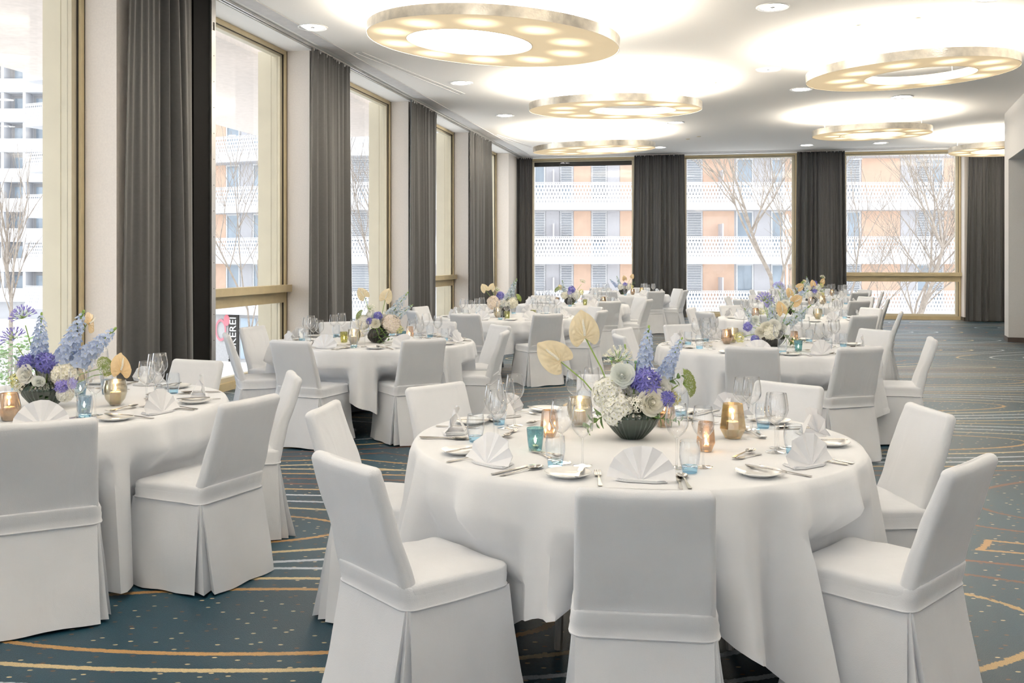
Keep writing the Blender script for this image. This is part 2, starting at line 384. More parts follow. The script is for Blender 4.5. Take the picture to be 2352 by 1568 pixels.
for a,b_ in ((-.3,.6),(3.5,4.6),(7.5,8.6),(11.5,18)):
    b = MB(); b.box(a,b_,-7.9,-7.3,-.02,ZC); b.build('pier', M['wallpaper'], wf, False)
we = MB(); we.box(15.2,15.5,-7.6,SB,-.02,ZC); struct('wall_far_right', we, M['wall_grey'])

# windows
def window(idx, along, a, b, rail, header=False, base=SB, sg=1):
    """a..b along the room line; along='s' side wall (x=0) or 'd' back wall (y=SB)"""
    w = empty('window_%d' % idx); rput(w); w['kind'] = 'structure'
    def bx(mb, u0, u1, o0, o1, z0, z1):      # o = outward from glazing plane (+ = outside)
        if along == 's': mb.box(-o1, -o0, u0, u1, z0, z1)
        else: mb.box(u0, u1, *sorted((base+sg*o0, base+sg*o1)), z0, z1)
    f = MB(); t = .05; zt = ZC-.012
    bx(f,a,a+t,-.07,.06,0,zt); bx(f,b-t,b,-.07,.06,0,zt); bx(f,a+t,b-t,-.07,.06,zt-t,zt); bx(f,a+t,b-t,-.07,.06,0,.09)
    f.build('frame', M['bronze'], w, False)
    f = MB()
    for u0,u1 in ((a+t,a+t+.07),(b-t-.07,b-t)): bx(f,u0,u1,-.03,.05,.09,zt-t)
    bx(f,a+t,b-t,-.03,.05,zt-t-.04,zt-t); bx(f,a+t,b-t,-.03,.05,.09,.14)
    f.build('sash', M['cream'], w, False)
    f = MB()
    for u0,u1 in ((a+t-.008,a+t+.006),(b-t-.006,b-t+.008)): bx(f,u0,u1,-.046,-.03,.08,zt-t+.01)
    bx(f,a+t,b-t,-.046,-.03,zt-t-.004,zt-t+.006)
    bx(f,b-.004,b+.006,-.075,-.06,0,zt)
    f.build('gasket', M['dark_gasket'], w, False)
    g = MB()
    def pane(z0,z1):
        m = MB(); bx(m,a+t+.07,b-t-.07,.005,.012,z0,z1); m.build('pane', M['pane'], w, False)
    if rail:
        f = MB(); bx(f,a+.01,b+.035,-.14,-.03,1.065,1.155); f.build('hand_rail', M['bronze'], w, False)
        f = MB(); bx(f,a+t,b-t,-.06,.05,.93,1.065); f.build('transom', M['bronze'], w, False)
        pane(.14,.93); pane(1.12,zt-t-.04)
        f = MB(); bx(f,a+t+.07,b-t-.07,-.02,.03,1.07,1.14); f.build('glazing_bar', M['cream'], w, False)
    else: pane(.14,zt-t-.04)
    if header:
        f = MB(); bx(f,a+t,b-t,.02,.10,zt-t-.15,zt-t-.03); f.build('blind_box', M['dark_gasket'], w, False)
    # outside reveals
    f = MB(); bx(f,b-.06,b+.25,.06,.30,-.3,zt); bx(f,a-.25,a+.06,.06,.30,-.3,zt); bx(f,b-.0635,b-.06,.12,.124,-.3,zt); f.build('outer_reveal', M['cream'], w, False)
    return w
wi = 0
for i, p in enumerate(P0):
    if p > SB-1: break
    wi += 1; window(wi, 's', p-2.65, p, rail=(i % 2 == 1))
window(wi+1, 'd', WB[0][0], WB[0][1], False, True); window(wi+2, 'd', WB[1][0], WB[1][1], False); window(wi+3, 'd', WB[2][0], WB[2][1], True)
for k_,(a,b_) in enumerate(((.6,3.5),(4.6,7.5),(8.6,11.5))): window(wi+4+k_, 'd', a, b_, False, False, -7.6, -1)  # unseen end windows behind the camera, added to let in frontal light
# deep soffit outside over the side windows, with its own recessed lamps
sf = empty('canopy_soffit'); rput(sf); tag(sf, 'pale beige canopy soffit outside the side windows', 'canopy')
b = MB(); b.box(-4.25,-.42,-9,20.9,ZC,ZC+.5); b.build('soffit_panel', pm('soffit_paint', (.66,.585,.535), .8), sf, False)
for (d,s) in ((-2.1,11.2),(-2.1,9.4),(-2.1,7.0),(-2.1,14.2),(-2.1,17.4)):
    r_ = MB(); r_.lathe([(.11,-.012),(.125,-.012),(.125,0),(.11,0)],24,False)
    q = r_.build('lamp_ring', M['alu'], sf); q.location = (d,s,ZC)
# end post of a sliding partition beside the first curtain
pp = empty('partition_post'); rput(pp); tag(pp, 'aluminium partition post with black-painted gap panel beside the first curtain', 'partition post')
b = MB(); b.box(PD+.005,PD+.10,9.60,9.905,0.005,ZC-.015); b.build('gap_shade_panel', M['black'], pp, False)  # solid panel painted black for the darkness of a deep gap
b = MB(); b.box(PD-.02,PD+.12,9.905,9.925,0.005,ZC-.015); b.box(PD+.085,PD+.12,9.925,9.985,0.005,ZC-.015); b.box(PD-.02,PD+.0,9.925,9.985,.005,ZC-.015); b.build('profile', M['alu'], pp, False)
b = MB(); b.box(PD+.12,PD+.124,9.935,9.96,3.78,3.86); b.build('label_plate', M['dark_gasket'], pp, False)
b = MB()
for k in range(14): b.box(PD+.12,PD+.123,9.945,9.953,.4+k*.26,.408+k*.26)
q = b.build('screw', M['dark_gasket'], pp, False); q['kind'] = 'stuff'

# curtain tracks and curtains
ct = MB()
for d0 in (.47,.515): ct.box(d0,d0+.018,-7.6,SB-.5,ZC-.028,ZC-.012)
o = ct.build('curtain_track', M['alu'], None, False); rput(o); tag(o, 'twin curtain track along the ceiling above the side windows', 'curtain track')
ct = MB()
for d0 in (SB-.52,SB-.565): ct.box(.5,15,d0,d0+.018,ZC-.028,ZC-.012)
o = ct.build('curtain_track', M['alu'], None, False); rput(o); tag(o, 'twin curtain track along the ceiling above the street-end windows', 'curtain track')
def curtain(along, a, b, seed, label, folds=9, amp=.06, flare=.06, skew=1.0):
    rnd = random.Random(seed); ph = [rnd.uniform(0,6.28) for _ in range(6)]
    nu, nv = 150, 16; w = b-a
    def fn(i, j):
        z = .015+(ZC-.05)*(1-j); t = i
        top = j < .02
        k = j**.8
        warp = t + .05*math.sin(2*PI*1.5*t+ph[0]) + .022*math.sin(2*PI*3.2*t+ph[1]+.5*j)
        warp = max(0,warp)**skew
        A = amp*(.40+.60*k)*(.8+.4*math.sin(2*PI*1.3*t+ph[2]))
        f = A*math.sin(2*PI*folds*warp+ph[3]) + .018*k*math.sin(2*PI*2.1*t+ph[4]+j*1.2)
        f += (1-k)*.012*math.sin(2*PI*folds*3*t+ph[5])
        u = a + w*(.5+(t-.5)*(1-flare*(1-k)))
        return (.515+f, u, z) if along == 's' else (u, SB-.54-f, z)
    m = MB(); m.grid(fn, nu, nv)
    cu = empty('curtain'); rput(cu); tag(cu, label, 'curtain', 'charcoal floor-length curtains')
    m.build('drape', M['curtain'], cu, True, 180)
    h = MB(); h.grid(lambda i,j: (lambda p: (p[0]+(.004 if along=='s' else 0), p[1]-(0 if along=='s' else .004), ZC-.035-.085*j))(fn(i, .002)), nu, 2)
    h.build('heading_tape', M['curtain'], cu, True, 180)
    k = MB()
    for q in range(12):
        t = (q+.5)/12; u = a+w*(.5+(t-.5)*(1-flare))
        if along == 's': k.box(.508,.522,u-.008,u+.008,ZC-.06,ZC-.014)
        else: k.box(u-.008,u+.008,SB-.547,SB-.533,ZC-.06,ZC-.014)
    q = k.build('glider', M['white_paint'], cu, False); q['kind'] = 'stuff'
    return cu
curtain('s', 8.50, 9.56, 3, 'broad charcoal curtain beside the black partition gap panel', 4.6, .085, .10, 1.7)
curtain('s', 12.25, 13.62, 5, 'charcoal curtain hanging behind the second window-row table', 4.5, .065, .10)
curtain('s', 16.25, 17.85, 7, 'charcoal curtain on the side wall, third pier from the camera', 6, .06)
curtain('s', 20.1, 22.2, 9, 'charcoal curtain on the side wall, last before the corner one', 7, .06)
curtain('d', dpx(1170,25.66), dpx(1223,25.66), 12, 'narrow charcoal curtain in the corner of the two window walls', 4, .05, .0)
curtain('d', dpx(1452,25.66), dpx(1577,25.66), 15, 'charcoal curtain between first and second street-end windows', 7, .06, .08)
curtain('d', dpx(1826,25.66), dpx(1945,25.66), 17, 'charcoal curtain between second and third street-end windows', 7, .06, .08)
curtain('d', dpx(2218,25.66), dpx(2345,25.66), 19, 'charcoal curtain beside the aisle-end wall, past the last window', 6.5, .06, .12)

# ------------------------------------------------------------------ lamps
def ring_lamp(X, Y, rad, off, offy, ratio, tiltx, tilty, label, zb=3.76):
    t = empty('ring_pendant_lamp', (X,Y,zb)); t.rotation_euler = (R(tiltx), R(tilty), 0)
    tag(t, label, 'pendant lamp', 'silver-leaf ring pendants')
    hh = .105; seg = 72; ox = off; hr = ratio
    def circ(r, x, z, y=0): return [(x+r*math.cos(2*PI*i/seg), y+r*math.sin(2*PI*i/seg), z) for i in range(seg)]
    sgn = 1 if off >= 0 else -1
    # underside diffuser (object space scaled so outer radius = 1)
    m = MB(); m.rings([circ(hr,abs(off),0.004/rad,offy*sgn), circ(.995,0,.004/rad)])
    q = m.build('diffuser', M['diffuser'], t, False); q.scale = (rad,rad,rad)
    if off < 0: q.rotation_euler = (0,0,PI)
    m = MB(); m.rings([circ(rad,0,0),circ(rad,0,hh),circ(rad-.006,0,hh),circ(rad-.006,0,0),circ(rad,0,0)]); m.build('outer_band', M['silverleaf'], t, True, 30)
    m = MB(); r2 = rad*hr; m.rings([circ(r2,off*rad,0,offy*rad),circ(r2,off*rad,hh,offy*rad),circ(r2+.006,off*rad,hh,offy*rad),circ(r2+.006,off*rad,0,offy*rad),circ(r2,off*rad,0,offy*rad)]); m.build('inner_band', M['silverleaf'], t, True, 30)
    m = MB(); m.rings([circ(r2+.02,off*rad,.07,offy*rad), circ(rad-.02,0,.07)]); m.build('uplight_tray', M['uplight'], t, False)
    m = MB()
    for a in (40,130,220,310):
        m = MB(); x = rad*.92*math.cos(R(a)); y = rad*.92*math.sin(R(a)); m.tube([(x,y,hh-.03),(x,y,ZC-zb+.02)], .004, 5); m.build('suspension_wire', M['wire'], t)
    m = MB(); m.lathe([(.05,ZC-zb-.045),(.05,ZC-zb+.02)],16,True,True); q = m.build('ceiling_canopy', M['white_paint'], t); q.location = (-rad*.62,rad*.15,0)
    return t
ring_lamp(-.20,10.16,1.335,-.19,.02,.5,1.4,3.4,'largest silver ring pendant, above the window-row tables nearest camera')
ring_lamp(1.58,14.72,1.32,.208,.0,.5,2.6,0.0,'silver ring pendant, middle of the window-row line of three')
ring_lamp(1.72,20.1,1.28,.21,.0,.5,2.0,-1.9,'silver ring pendant, last of the window-row line, before street-end windows')
ring_lamp(4.94,11.9,1.235,.13,.06,.53,1.0,-2.2,'silver ring pendant over the aisle, steeply tilted and largest there')
ring_lamp(6.6,17.6,1.04,.04,.05,.55,1.0,-.6,'small silver ring pendant before third street-end window')
ring_lamp(10.45,20.3,1.1,-.1,.0,.52,0,0,'silver ring pendant partly hidden by the aisle-end wall')
ring_lamp(-1.6,3.2,1.3,.15,0,.5,0,0,'silver ring pendant above the camera, unseen and added for light')  # this and the next two: unseen pendants added to light the near chairs
ring_lamp(-2.6,-3.2,1.3,.15,0,.5,0,0,'silver ring pendant well behind the camera, added unseen to brighten chairs')
ring_lamp(3.4,4.2,1.25,.1,0,.5,0,0,'silver ring pendant over the aisle row, unseen, added as extra light')
def downlight(x, y, label):
    v = HY-y; Y = (ZC-H)*FPX/v; X = (x-CX)/FPX*Y
    t = empty('recessed_downlight', (X,Y,ZC)); tag(t, label, 'downlight', 'round recessed downlights')
    m = MB(); m.lathe([(.135,-.002),(.165,-.012),(.175,-.004),(.175,.0)],32,False,False); m.build('rim', M['white_paint'], t)
    m = MB(); m.lathe([(.13,-.004),(.03,-.004)],28,False,False); m.build('lens', M['downlight'], t, False)
    m = MB(); m.lathe([(.03,-.006),(.02,-.012),(0.001,-.012)],14,False,False); m.build('cap', M['alu'], t)
DL = [(718,62,'recessed downlight between first curtain bay and largest ring pendant'),(1060,190,'recessed downlight by the slot diffuser, below largest ring pendant'),
 (1160,265,'recessed downlight on window side of middle ring pendant'),(1264,352,'recessed downlight just below last window-row ring pendant, window side'),(1515,338,'recessed downlight just aisle side of last window-row ring pendant'),
 (1551,281,'recessed downlight under middle ring pendant, aisle side'),(1765,159,'recessed downlight midway between the two lines of ring pendants'),(1775,16,'large recessed downlight near top of frame, mid ceiling'),
 (1840,205,'recessed downlight at window-side edge of tilted aisle ring pendant'),(2072,222,'recessed downlight just below tilted aisle ring pendant'),(1853,333,'recessed downlight beside small ring pendant, before second street-end window'),
 (2022,328,'recessed downlight right under small ring pendant'),(2275,-6,'recessed downlight at top edge above tilted aisle ring pendant')]
for a in DL: downlight(*a)
for (X_,Y_,l_) in ((-.2,2.2,'added unseen downlight above the camera, window side'),(2.4,2.0,'added unseen downlight above the camera, aisle side'),(-2.9,5.2,'added unseen downlight over front window-row table'),(1.2,5.6,'added unseen downlight beyond front aisle-row table'),(-.8,6.8,'added unseen downlight between the front tables'),(3.0,6.2,'added unseen downlight over the aisle near camera')): downlight(CX+FPX*X_/Y_, HY-(ZC-H)*FPX/Y_, l_)  # unseen downlights added to brighten the front tables
for (X_,Y_,l_) in ((-2.4,-.6,'recessed downlight behind the camera, window side'),(.6,-1.6,'added unseen downlight behind the camera'),(-3.6,-4.5,'added unseen downlight far behind the camera')):  # lenses added out of view so light reaches the near chairs
    t_ = empty('recessed_downlight', (X_,Y_,ZC)); tag(t_, l_, 'downlight', 'round recessed downlights'); m = MB(); m.lathe([(.13,-.004),(.03,-.004)],28,False,False); m.build('lens', M['downlight'], t_, False)
def slot(x0,y0,x1,y1,label):
    def cp(x,y): Y=(ZC-H)*FPX/(HY-y); return Vector(((x-CX)/FPX*Y,Y,ZC))
    a, b = cp(x0,y0), cp(x1,y1); t = empty('slot_diffuser', a, math.atan2(b.y-a.y,b.x-a.x)); L_ = (b-a).length
    tag(t, label, 'vent', 'ceiling slot diffusers')
    m = MB(); m.box(0,L_,-.06,-.045,-.006,.0); m.box(0,L_,.045,.06,-.006,0); m.box(0,.015,-.06,.06,-.006,0); m.box(L_-.015,L_,-.06,.06,-.006,0); m.build('frame', M['white_paint'], t, False)
    m = MB(); m.box(0.015,L_-.015,-.012,.012,-.004,.0); m.build('slat', M['trim_grey'], t, False)
slot(822,120,1062,216,'long ceiling slot diffuser beside the largest ring pendant')
slot(1136,309,1222,338,'short ceiling slot diffuser beside the last window-row ring pendant')
for (x,y,l) in ((2108,42,'small brass sprinkler disc above tilted aisle ring pendant'),(1975,58,'small pale sprinkler disc by tilted aisle ring pendant'),(1638,190,'small pale disc on ceiling aisle side of middle ring'),(1605,313,'small pale ceiling disc before second street-end window'),(1580,319,'small pale ceiling disc above curtain between first two street-end windows')):
    Y=(ZC-H)*FPX/(HY-y); m = MB(); m.lathe([(.001,-.012),(.04,-.012),(.048,0)],16,False,False); o = m.build('sprinkler_disc', M['cream']); o.location=((x-CX)/FPX*Y,Y,ZC); tag(o,l,'sprinkler')

# ------------------------------------------------------------------ tables, chairs
TR = .895
class T_: pass
TABLES = []
def table(X, Y, rot, name, row, chairs=None, off=0):
    t = T_(); t.x, t.y, t.rot, t.name, t.off = X, Y, rot, name, off
    t.chairs = chairs or [(rot+45*k, 1.27) for k in range(8)]
    TABLES.append(t); return t
T1 = table(.50, 3.95, 0, 'the front aisle-row table', 'a', [(-95.5,1.316),(222,1.375),(315,1.33),(6,1.28),(46.5,1.31),(88,1.31),(134,1.26),(171,1.33)])
T2 = table(-2.40, 4.90, 22, 'the front window-row table', 'w', [(-64,1.28),(-23.6,1.32),(19,1.26),(69.7,1.20)])
T3 = table(-1.25, 8.62, 25, 'the second window-row table', 'w', [(203,1.27),(162,1.26),(248,1.25),(298,1.15),(350,1.2),(27,1.28),(115,1.2),(66,1.25)])
T4 = table(2.15, 8.12, 20, 'the second aisle-row table', 'a', [(251,1.25),(287,1.25),(341,1.3),(24,1.24),(185,1.26),(150,1.32),(113,1.3),(68,1.25)])
T5 = table(-.06, 12.3, 22, 'the third window-row table', 'w')
T6 = table(.99, 15.6, 22, 'the fourth window-row table', 'w')
T7 = table(2.38, 20.1, 22, 'the fifth window-row table', 'w')
T8 = table(3.5, 12.0, 22, 'the third aisle-row table', 'a')
T9 = table(4.82, 15.75, 22, 'the fourth aisle-row table', 'a')
T10 = table(6.15, 19.4, 22, 'the fifth aisle-row table', 'a')
S0 = {270:'near side',315:'near aisle-side corner',0:'aisle side',45:'far aisle-side corner',90:'far side',135:'far window-side corner',180:'window side',225:'near window-side corner'}
S22 = {22:'aisle side far half',67:'far side aisle half',112:'far side window half',157:'window side far half',202:'window side near half',247:'near side window half',292:'near side aisle half',337:'aisle side near half'}
def seat_name(t, ang):
    d = S0 if t.rot == 0 else S22
    return d[min(d, key=lambda a: abs((ang-a+180) % 360-180))]

def chair_proto(seed):
    rnd = random.Random(seed); sv = Vector((seed*3.7, seed*1.3, 0))
    W, D = .205, .20
    def nz(p, s, a): return a*(noise.noise((Vector(p)*s)+sv))
    def rrect(w, y0, y1, r, n=5, side=6):
        pts = []
        cs = [(w-r,y0+r,-90),(w-r,y1-r,0),(-w+r,y1-r,90),(-w+r,y0+r,180)]
        for k,(cx,cy_,a0) in enumerate(cs):
            for i in range(n+1):
                a = R(a0+90*i/n); pts.append((cx+r*math.cos(a), cy_+r*math.sin(a)))
            nx = cs[(k+1)%4]; a = R(a0+90); sx, sy = cx+r*math.cos(a), cy_+r*math.sin(a); b = R(nx[2]); ex, ey = nx[0]+r*math.cos(b), nx[1]+r*math.sin(b)
            for i in range(1, side): pts.append((sx+(ex-sx)*i/side, sy+(ey-sy)*i/side))
        return pts
    # backrest sleeve
    loops = []; n = 18
    zb, zt = .40, .845
    for k in range(n+5):
        if k <= n: q = k/n; z = zb+(zt-.025-zb)*q; inset = 0
        else:
            a = (k-n)/4*PI/2; z = zt-.025+.025*math.sin(a); q = 1; inset = .022*(1-math.cos(a))
        yc = -D-.125*(q**1.15); th = .062-.012*q; w = W-.012*q
        lp = []
        for (x,y) in rrect(max(.02,w-inset), yc+inset, yc+th-inset, min(.022,(th-2*inset)*.45)):
            zz = z - (.007*(abs(x)/w)**6 - .008*(x/w)**2 if q > .9 else 0)*((q-.9)/.1)
            p = (x,y,zz); pl = nz(p, 6, .008)*(1-.3*q) + nz((x*9+q*2.2, y, z*2.2), 1.6, .006)
            lp.append((x, y+pl, zz))
        loops.append(lp)
    m = MB(); m.rings(loops, True, True, True); back = m.mesh('backrest_cover', M['chair_linen'], True, 60)
    # seat cushion with its band
    loops = []
    prof = [(.389,.0),(.392,.009),(.397,.011),(.401,.006),(.43,.009),(.455,.009),(.468,.004),(.474,-.008),(.478,-.04),(.481,-.13)]
    for z, g in prof:
        lp = []
        for (x,y) in rrect(W+g, -D-g*.6, D+g, max(.012,.035+g)):
            p = (x,y,z); lp.append((x+nz(p,9,.004), y+nz((y,x,z),9,.004), z+nz(p,6,.006)-(.006 if z>.46 else 0)*(1 if y>.1 else 0)))
        loops.append(lp)
    m = MB(); m.rings(loops, True, True, True); seat = m.mesh('seat_cover', M['chair_linen'], True, 60)
    # rear waistband with two seams
    m = MB(); rows = []
    for z,g,up in ((.389,.003,0),(.392,.0125,0),(.397,.0145,0),(.402,.0100,0),(.43,.0115,0),(.458,.0105,0),(.466,.0085,.004),(.469,.006,.0075),(.470,.002,.009),(.468,-.004,.004)):
        lp = []
        for (x,y) in rrect(W+g-(.004 if z>.45 else 0), -D-g, D+g-(.004 if z>.45 else 0), max(.012,.036+g)):
            rear = max(0,min(1,(-D+.05-y)/.05)); p = (x,y,z)
            lp.append((x+nz(p,9,.003), y-rear*(.125*(max(0,z-.40)/.42)**1.15+up*.35-.001)-(0 if rear else 0)+nz((y,x,z),9,.003)*(1-rear), z+rear*up*.7+nz(p,6,.004)*(1-rear)-(1-rear)*(.012 if z>.45 else 0)))
        rows.append(lp)
    m.rings(rows, True); band = m.mesh('waistband', M['chair_linen'], True, 60)
    # skirt with an inverted pleat at each rear corner
    segs = []
    def line(p, q, bp, bq, n): 
        for i in range(n): t = i/n; segs.append(((p[0]+(q[0]-p[0])*t, p[1]+(q[1]-p[1])*t), (bp[0]+(bq[0]-bp[0])*t, bp[1]+(bq[1]-bp[1])*t)))
    w, d = W+.004, D+.003
    bw, bf, br = W+.045, D+.03, D+.075
    line((-w,d),(w,d),(-bw,bf),(bw,bf),12)
    e1, f1, g1, f2, e2 = (bw+.004,-br+.065), (bw-.035,-br+.105), (bw-.014,-br+.028), (bw-.085,-br+.050), (bw-.048,-br-.004)
    line((w,d),(w,-d+.012),(bw,bf),e1,12); line((w,-d+.012),(w-.004,-d+.006),e1,f1,2); line((w-.004,-d+.006),(w-.004,-d+.004),f1,g1,4); line((w-.004,-d+.004),(w-.008,-d+.004),g1,f2,4); line((w-.008,-d+.004),(w-.012,-d),f2,e2,2)
    mx = lambda p: (-p[0],p[1])
    line((w-.012,-d),(-w+.012,-d),e2,mx(e2),12)
    line((-w+.012,-d),(-w+.008,-d+.004),mx(e2),mx(f2),2); line((-w+.008,-d+.004),(-w+.004,-d+.004),mx(f2),mx(g1),4); line((-w+.004,-d+.004),(-w+.004,-d+.006),mx(g1),mx(f1),4); line((-w+.004,-d+.006),(-w,-d+.012),mx(f1),mx(e1),2)
    line((-w,-d+.012),(-w,d),mx(e1),(-bw,bf),12)
    rows = []; nr = 12
    for k in range(nr+1):
        t = k/nr; te = t**1.05; lp = []
        for (a,b_) in segs:
            x = a[0]+(b_[0]-a[0])*te; y = a[1]+(b_[1]-a[1])*te; z = .398-(.398-.010)*t
            p = Vector((x*5,y*5,t*1.1)); o_ = t*.020*noise.noise(p+sv)+t*.010*noise.noise(p*2.3+sv)
            L_ = max(.001,math.hypot(x,y)); lp.append((x+x/L_*o_, y+y/L_*o_, z+t*.010*(noise.noise(p*1.2-sv))))
        rows.append(lp)
    m = MB(); m.rings(rows, True); skirt = m.mesh('skirt', M['chair_linen'], True, 38)
    m = MB(); m.prism([(-.018,-.018),(.018,-.018),(.018,.018),(-.018,.018)], 0, .39); leg = m.mesh('leg', M['black_wood'], False)
    return back, seat, band, skirt, leg
CH = [chair_proto(k+1) for k in range(3)]
CHAIRDESC = {}
def project(x, y, z): return (CX+FPX*x/y, HY-FPX*(z-H)/y) if y > .1 else (-9999,0)
nch = 0
rc = random.Random(4)
for t in TABLES:
    for i, (ang, r) in enumerate(t.chairs):
        a = R(ang); r0 = r-.30
        x, y = t.x+r0*math.cos(a), t.y+r0*math.sin(a)
        px = project(x,y,.6)[0]
        if px < -150 or px > 2500: continue
        rz = a+PI/2+R(rc.uniform(-3,3))
        e = empty('banquet_chair', (x,y,0), rz)
        tag(e, 'white-covered banquet chair at %s of %s' % (seat_name(t,ang), t.name), 'chair', 'white covered chairs around the tables')
        b = CH[nch % 3]; nch += 1
        put('backrest_cover', b[0], e); put('seat_cover', b[1], e); put('waistband', b[2], e); put('skirt', b[3], e)
        for sx in (-1,1):
            for sy in (-1,1): put('leg', b[4], e, (sx*.17, sy*.165, 0))
    # the covered table itself
    e = empty('round_table', (t.x,t.y,0)); tag(e, 'round banquet table hidden beneath the cloth, %s' % t.name.replace('the ','',1), 'table', 'round banquet tables')
    m = MB(); m.lathe([(TR-.012,.70),(TR-.002,.705),(TR-.002,.728),(TR-.012,.735)],48,True,True); m.build('tabletop', M['black_wood'], e)
    for k in range(4):
        q = R(45+90*k+t.rot); m = MB(); m.tube([(.42*math.cos(q),.42*math.sin(q),.70),(.46*math.cos(q),.46*math.sin(q),0.005)],.016,8); m.build('leg', M['wire'], e)
    # cloth: square linen over the round top
    rnd = random.Random(int(t.x*100)+77); ph = [rnd.uniform(0,6.28) for _ in range(8)]
    S = 2.42; nth, nd = 216, 20
    th0 = R(rnd.uniform(0,90))
    if t is T1: th0 = R(-10)
    if t is T2: th0 = R(2)
    if t is T3: th0 = R(-15)
    m = MB(); loops = []
    ZT = .742
    for r in (.02,.2,.4,.6,.78,TR-.03,TR-.012): loops.append([(r*math.cos(2*PI*i/nth), r*math.sin(2*PI*i/nth), ZT+.0006*noise.noise((r*6*math.cos(2*PI*i/nth), r*6*math.sin(2*PI*i/nth), t.x))) for i in range(nth)])
    for k in range(nd+1):
        u = k/nd; lp = []
        for i in range(nth):
            th = 2*PI*i/nth; c, s_ = abs(math.cos(th-th0)), abs(math.sin(th-th0))
            hang = min(S/2/max(c,s_)-TR-.085*math.sin(th), .728)
            cor = max(0,(hang-.27)/.458)
            l = hang*u
            f = .60*math.cos(19*th+ph[0]+1.3*math.sin(3*th+ph[1]))+.40*math.cos(31*th+ph[2]+.9*math.sin(2*th+ph[3]))
            f = f if f > 0 else f*.6
            amp = (.065+.09*cor)*(l/.62)**.85
            rr = TR+.004+.012*min(1,l/.03)+l*(.06+.05*cor)+amp*f
            drop = (l-.010*(1-math.exp(-l/.02)))
            z = ZT-.001-drop*math.cos(.07+.06*cor)
            z = max(z, .006+.004*f if z < .012 else z)
            # chairs pushed in hold the cloth back
            if z < .60:
                wgt = min(1, (.60-z)/.11)
                for (ang,r) in t.chairs:
                    dth = (th-R(ang)+PI) % (2*PI)-PI; lat = rr*math.sin(dth)
                    if abs(dth) < .6 and abs(lat) < .285:
                        rf = (r-.30-.215-(.0 if z>.4 else .02))
                        lim = rf/max(.6,math.cos(dth))
                        side = min(1, (.285-abs(lat))/.035)
                        if rr > lim: rr = rr+(lim-.018+.014*f-rr)*wgt*side
            lp.append((rr*math.cos(th), rr*math.sin(th), z))
        loops.append(lp)
    m.rings(loops, True, True, False)
    o = m.build('tablecloth', M['linen'], None, True, 75); o.location = (t.x,t.y,0)
    tag(o, 'white floor-length tablecloth draped over %s' % t.name, 'tablecloth', 'white tablecloths')

# ------------------------------------------------------------------ tableware meshes
def lathe_mesh(name, prof, mat, seg=28, cap0=True, cap1=False, flute=None, ang=50):
    m = MB(); m.lathe(prof, seg, cap0, cap1, flute); return m.mesh(name, mat, True, ang)
ME = {}
ME['bowl'] = lathe_mesh('bowl', [(.005,.106),(.012,.110),(.024,.120),(.034,.133),(.0405,.148),(.042,.160),(.0405,.178),(.037,.202),(.0335,.226),(.0325,.2268),(.0322,.2255)], M['clear'], 28, False)
ME['stem_'] = lathe_mesh('stem', [(.0055,.005),(.0042,.012),(.0034,.03),(.0033,.075),(.004,.097),(.0065,.107)], M['clear'], 12, False)
ME['foot'] = lathe_mesh('foot', [(.036,.0),(.0365,.0015),(.030,.003),(.015,.0045),(.0055,.007)], M['clear'], 28, True)
ME['tumbler'] = lathe_mesh('tumbler', [(.0285,.020),(.033,.035),(.0365,.058),(.0365,.075),(.0345,.095),(.0325,.110),(.0315,.1105),(.0312,.1095)], M['tum'], 28, False)
ME['tbase'] = lathe_mesh('base', [(.025,.0005),(.0262,.003),(.0285,.020),(.0275,.024),(.0005,.021)], M['clear_blue'], 28, True)
ME['plate'] = lathe_mesh('bread_plate', [(.045,.001),(.047,.003),(.060,.006),(.079,.015),(.0805,.0165),(.079,.0175),(.060,.0095),(.046,.006),(.0005,.0055)], M['porcelain'], 40, True)
def cutlery(kind, L):
    m = MB()
    def strip(pts, th=.0022):     # (y, halfwidth, z)
        for sgn in (0,):
            top = [[(-w,y,z+th),(w,y,z+th)] for (y,w,z) in pts]; bot = [[(-w,y,z),(w,y,z)] for (y,w,z) in pts]
            m.rings([[b[0],b[1],a[1],a[0]] for a,b in zip(top,bot)], True, True, True)
    if kind == 'knife':
        strip([(0,.005,.001),(.01,.0065,.001),(L*.3,.005,.0015),(L*.44,.0042,.002),(L*.46,.0055,.0012),(L*.55,.0085,.0008),(L*.8,.0095,.0008),(L*.93,.0075,.0008),(L,.0015,.0008)], .003)
    elif kind == 'spoon':
        strip([(0,.005,.001),(.01,.0075,.001),(L*.25,.0045,.002),(L*.6,.0028,.006),(L*.7,.004,.006)], .0022)
        c = L*.83; a, b = L*.17, .0185*(L/.19)
        def sp(i,j): r = i; q = 2*PI*j; return (b*r*math.cos(q)*(1+.12*math.sin(q)), c+a*r*math.sin(q), .0015+.0075*r*r)
        m.grid(sp, 6, 20); m.grid(lambda i,j: tuple(Vector(sp(1-i,j))-Vector((0,0,.0012))), 6, 20)
    else:
        strip([(0,.005,.001),(.01,.0075,.001),(L*.25,.0045,.002),(L*.58,.0028,.006),(L*.66,.004,.005),(L*.70,.0105,.003),(L*.79,.0115,.002)], .002)
        for k in range(4):
            x = -.0094+k*.00627; strip_pts = [(L*.79,.0019,.002),(L*.9,.0017,.004),(L*.995,.0011,.009)]
            m.rings([[(x-w,y,z),(x+w,y,z),(x+w,y,z+.0018),(x-w,y,z+.0018)] for (y,w,z) in strip_pts], True, True, True)
    return m.mesh(kind, M['steel'], True, 35)
ME['fork'] = cutlery('fork', .20); ME['knife'] = cutlery('knife', .22); ME['spoon'] = cutlery('spoon', .20)
ME['dfork'] = cutlery('fork', .165); ME['dspoon'] = cutlery('spoon', .17); ME['bknife'] = cutlery('knife', .165)
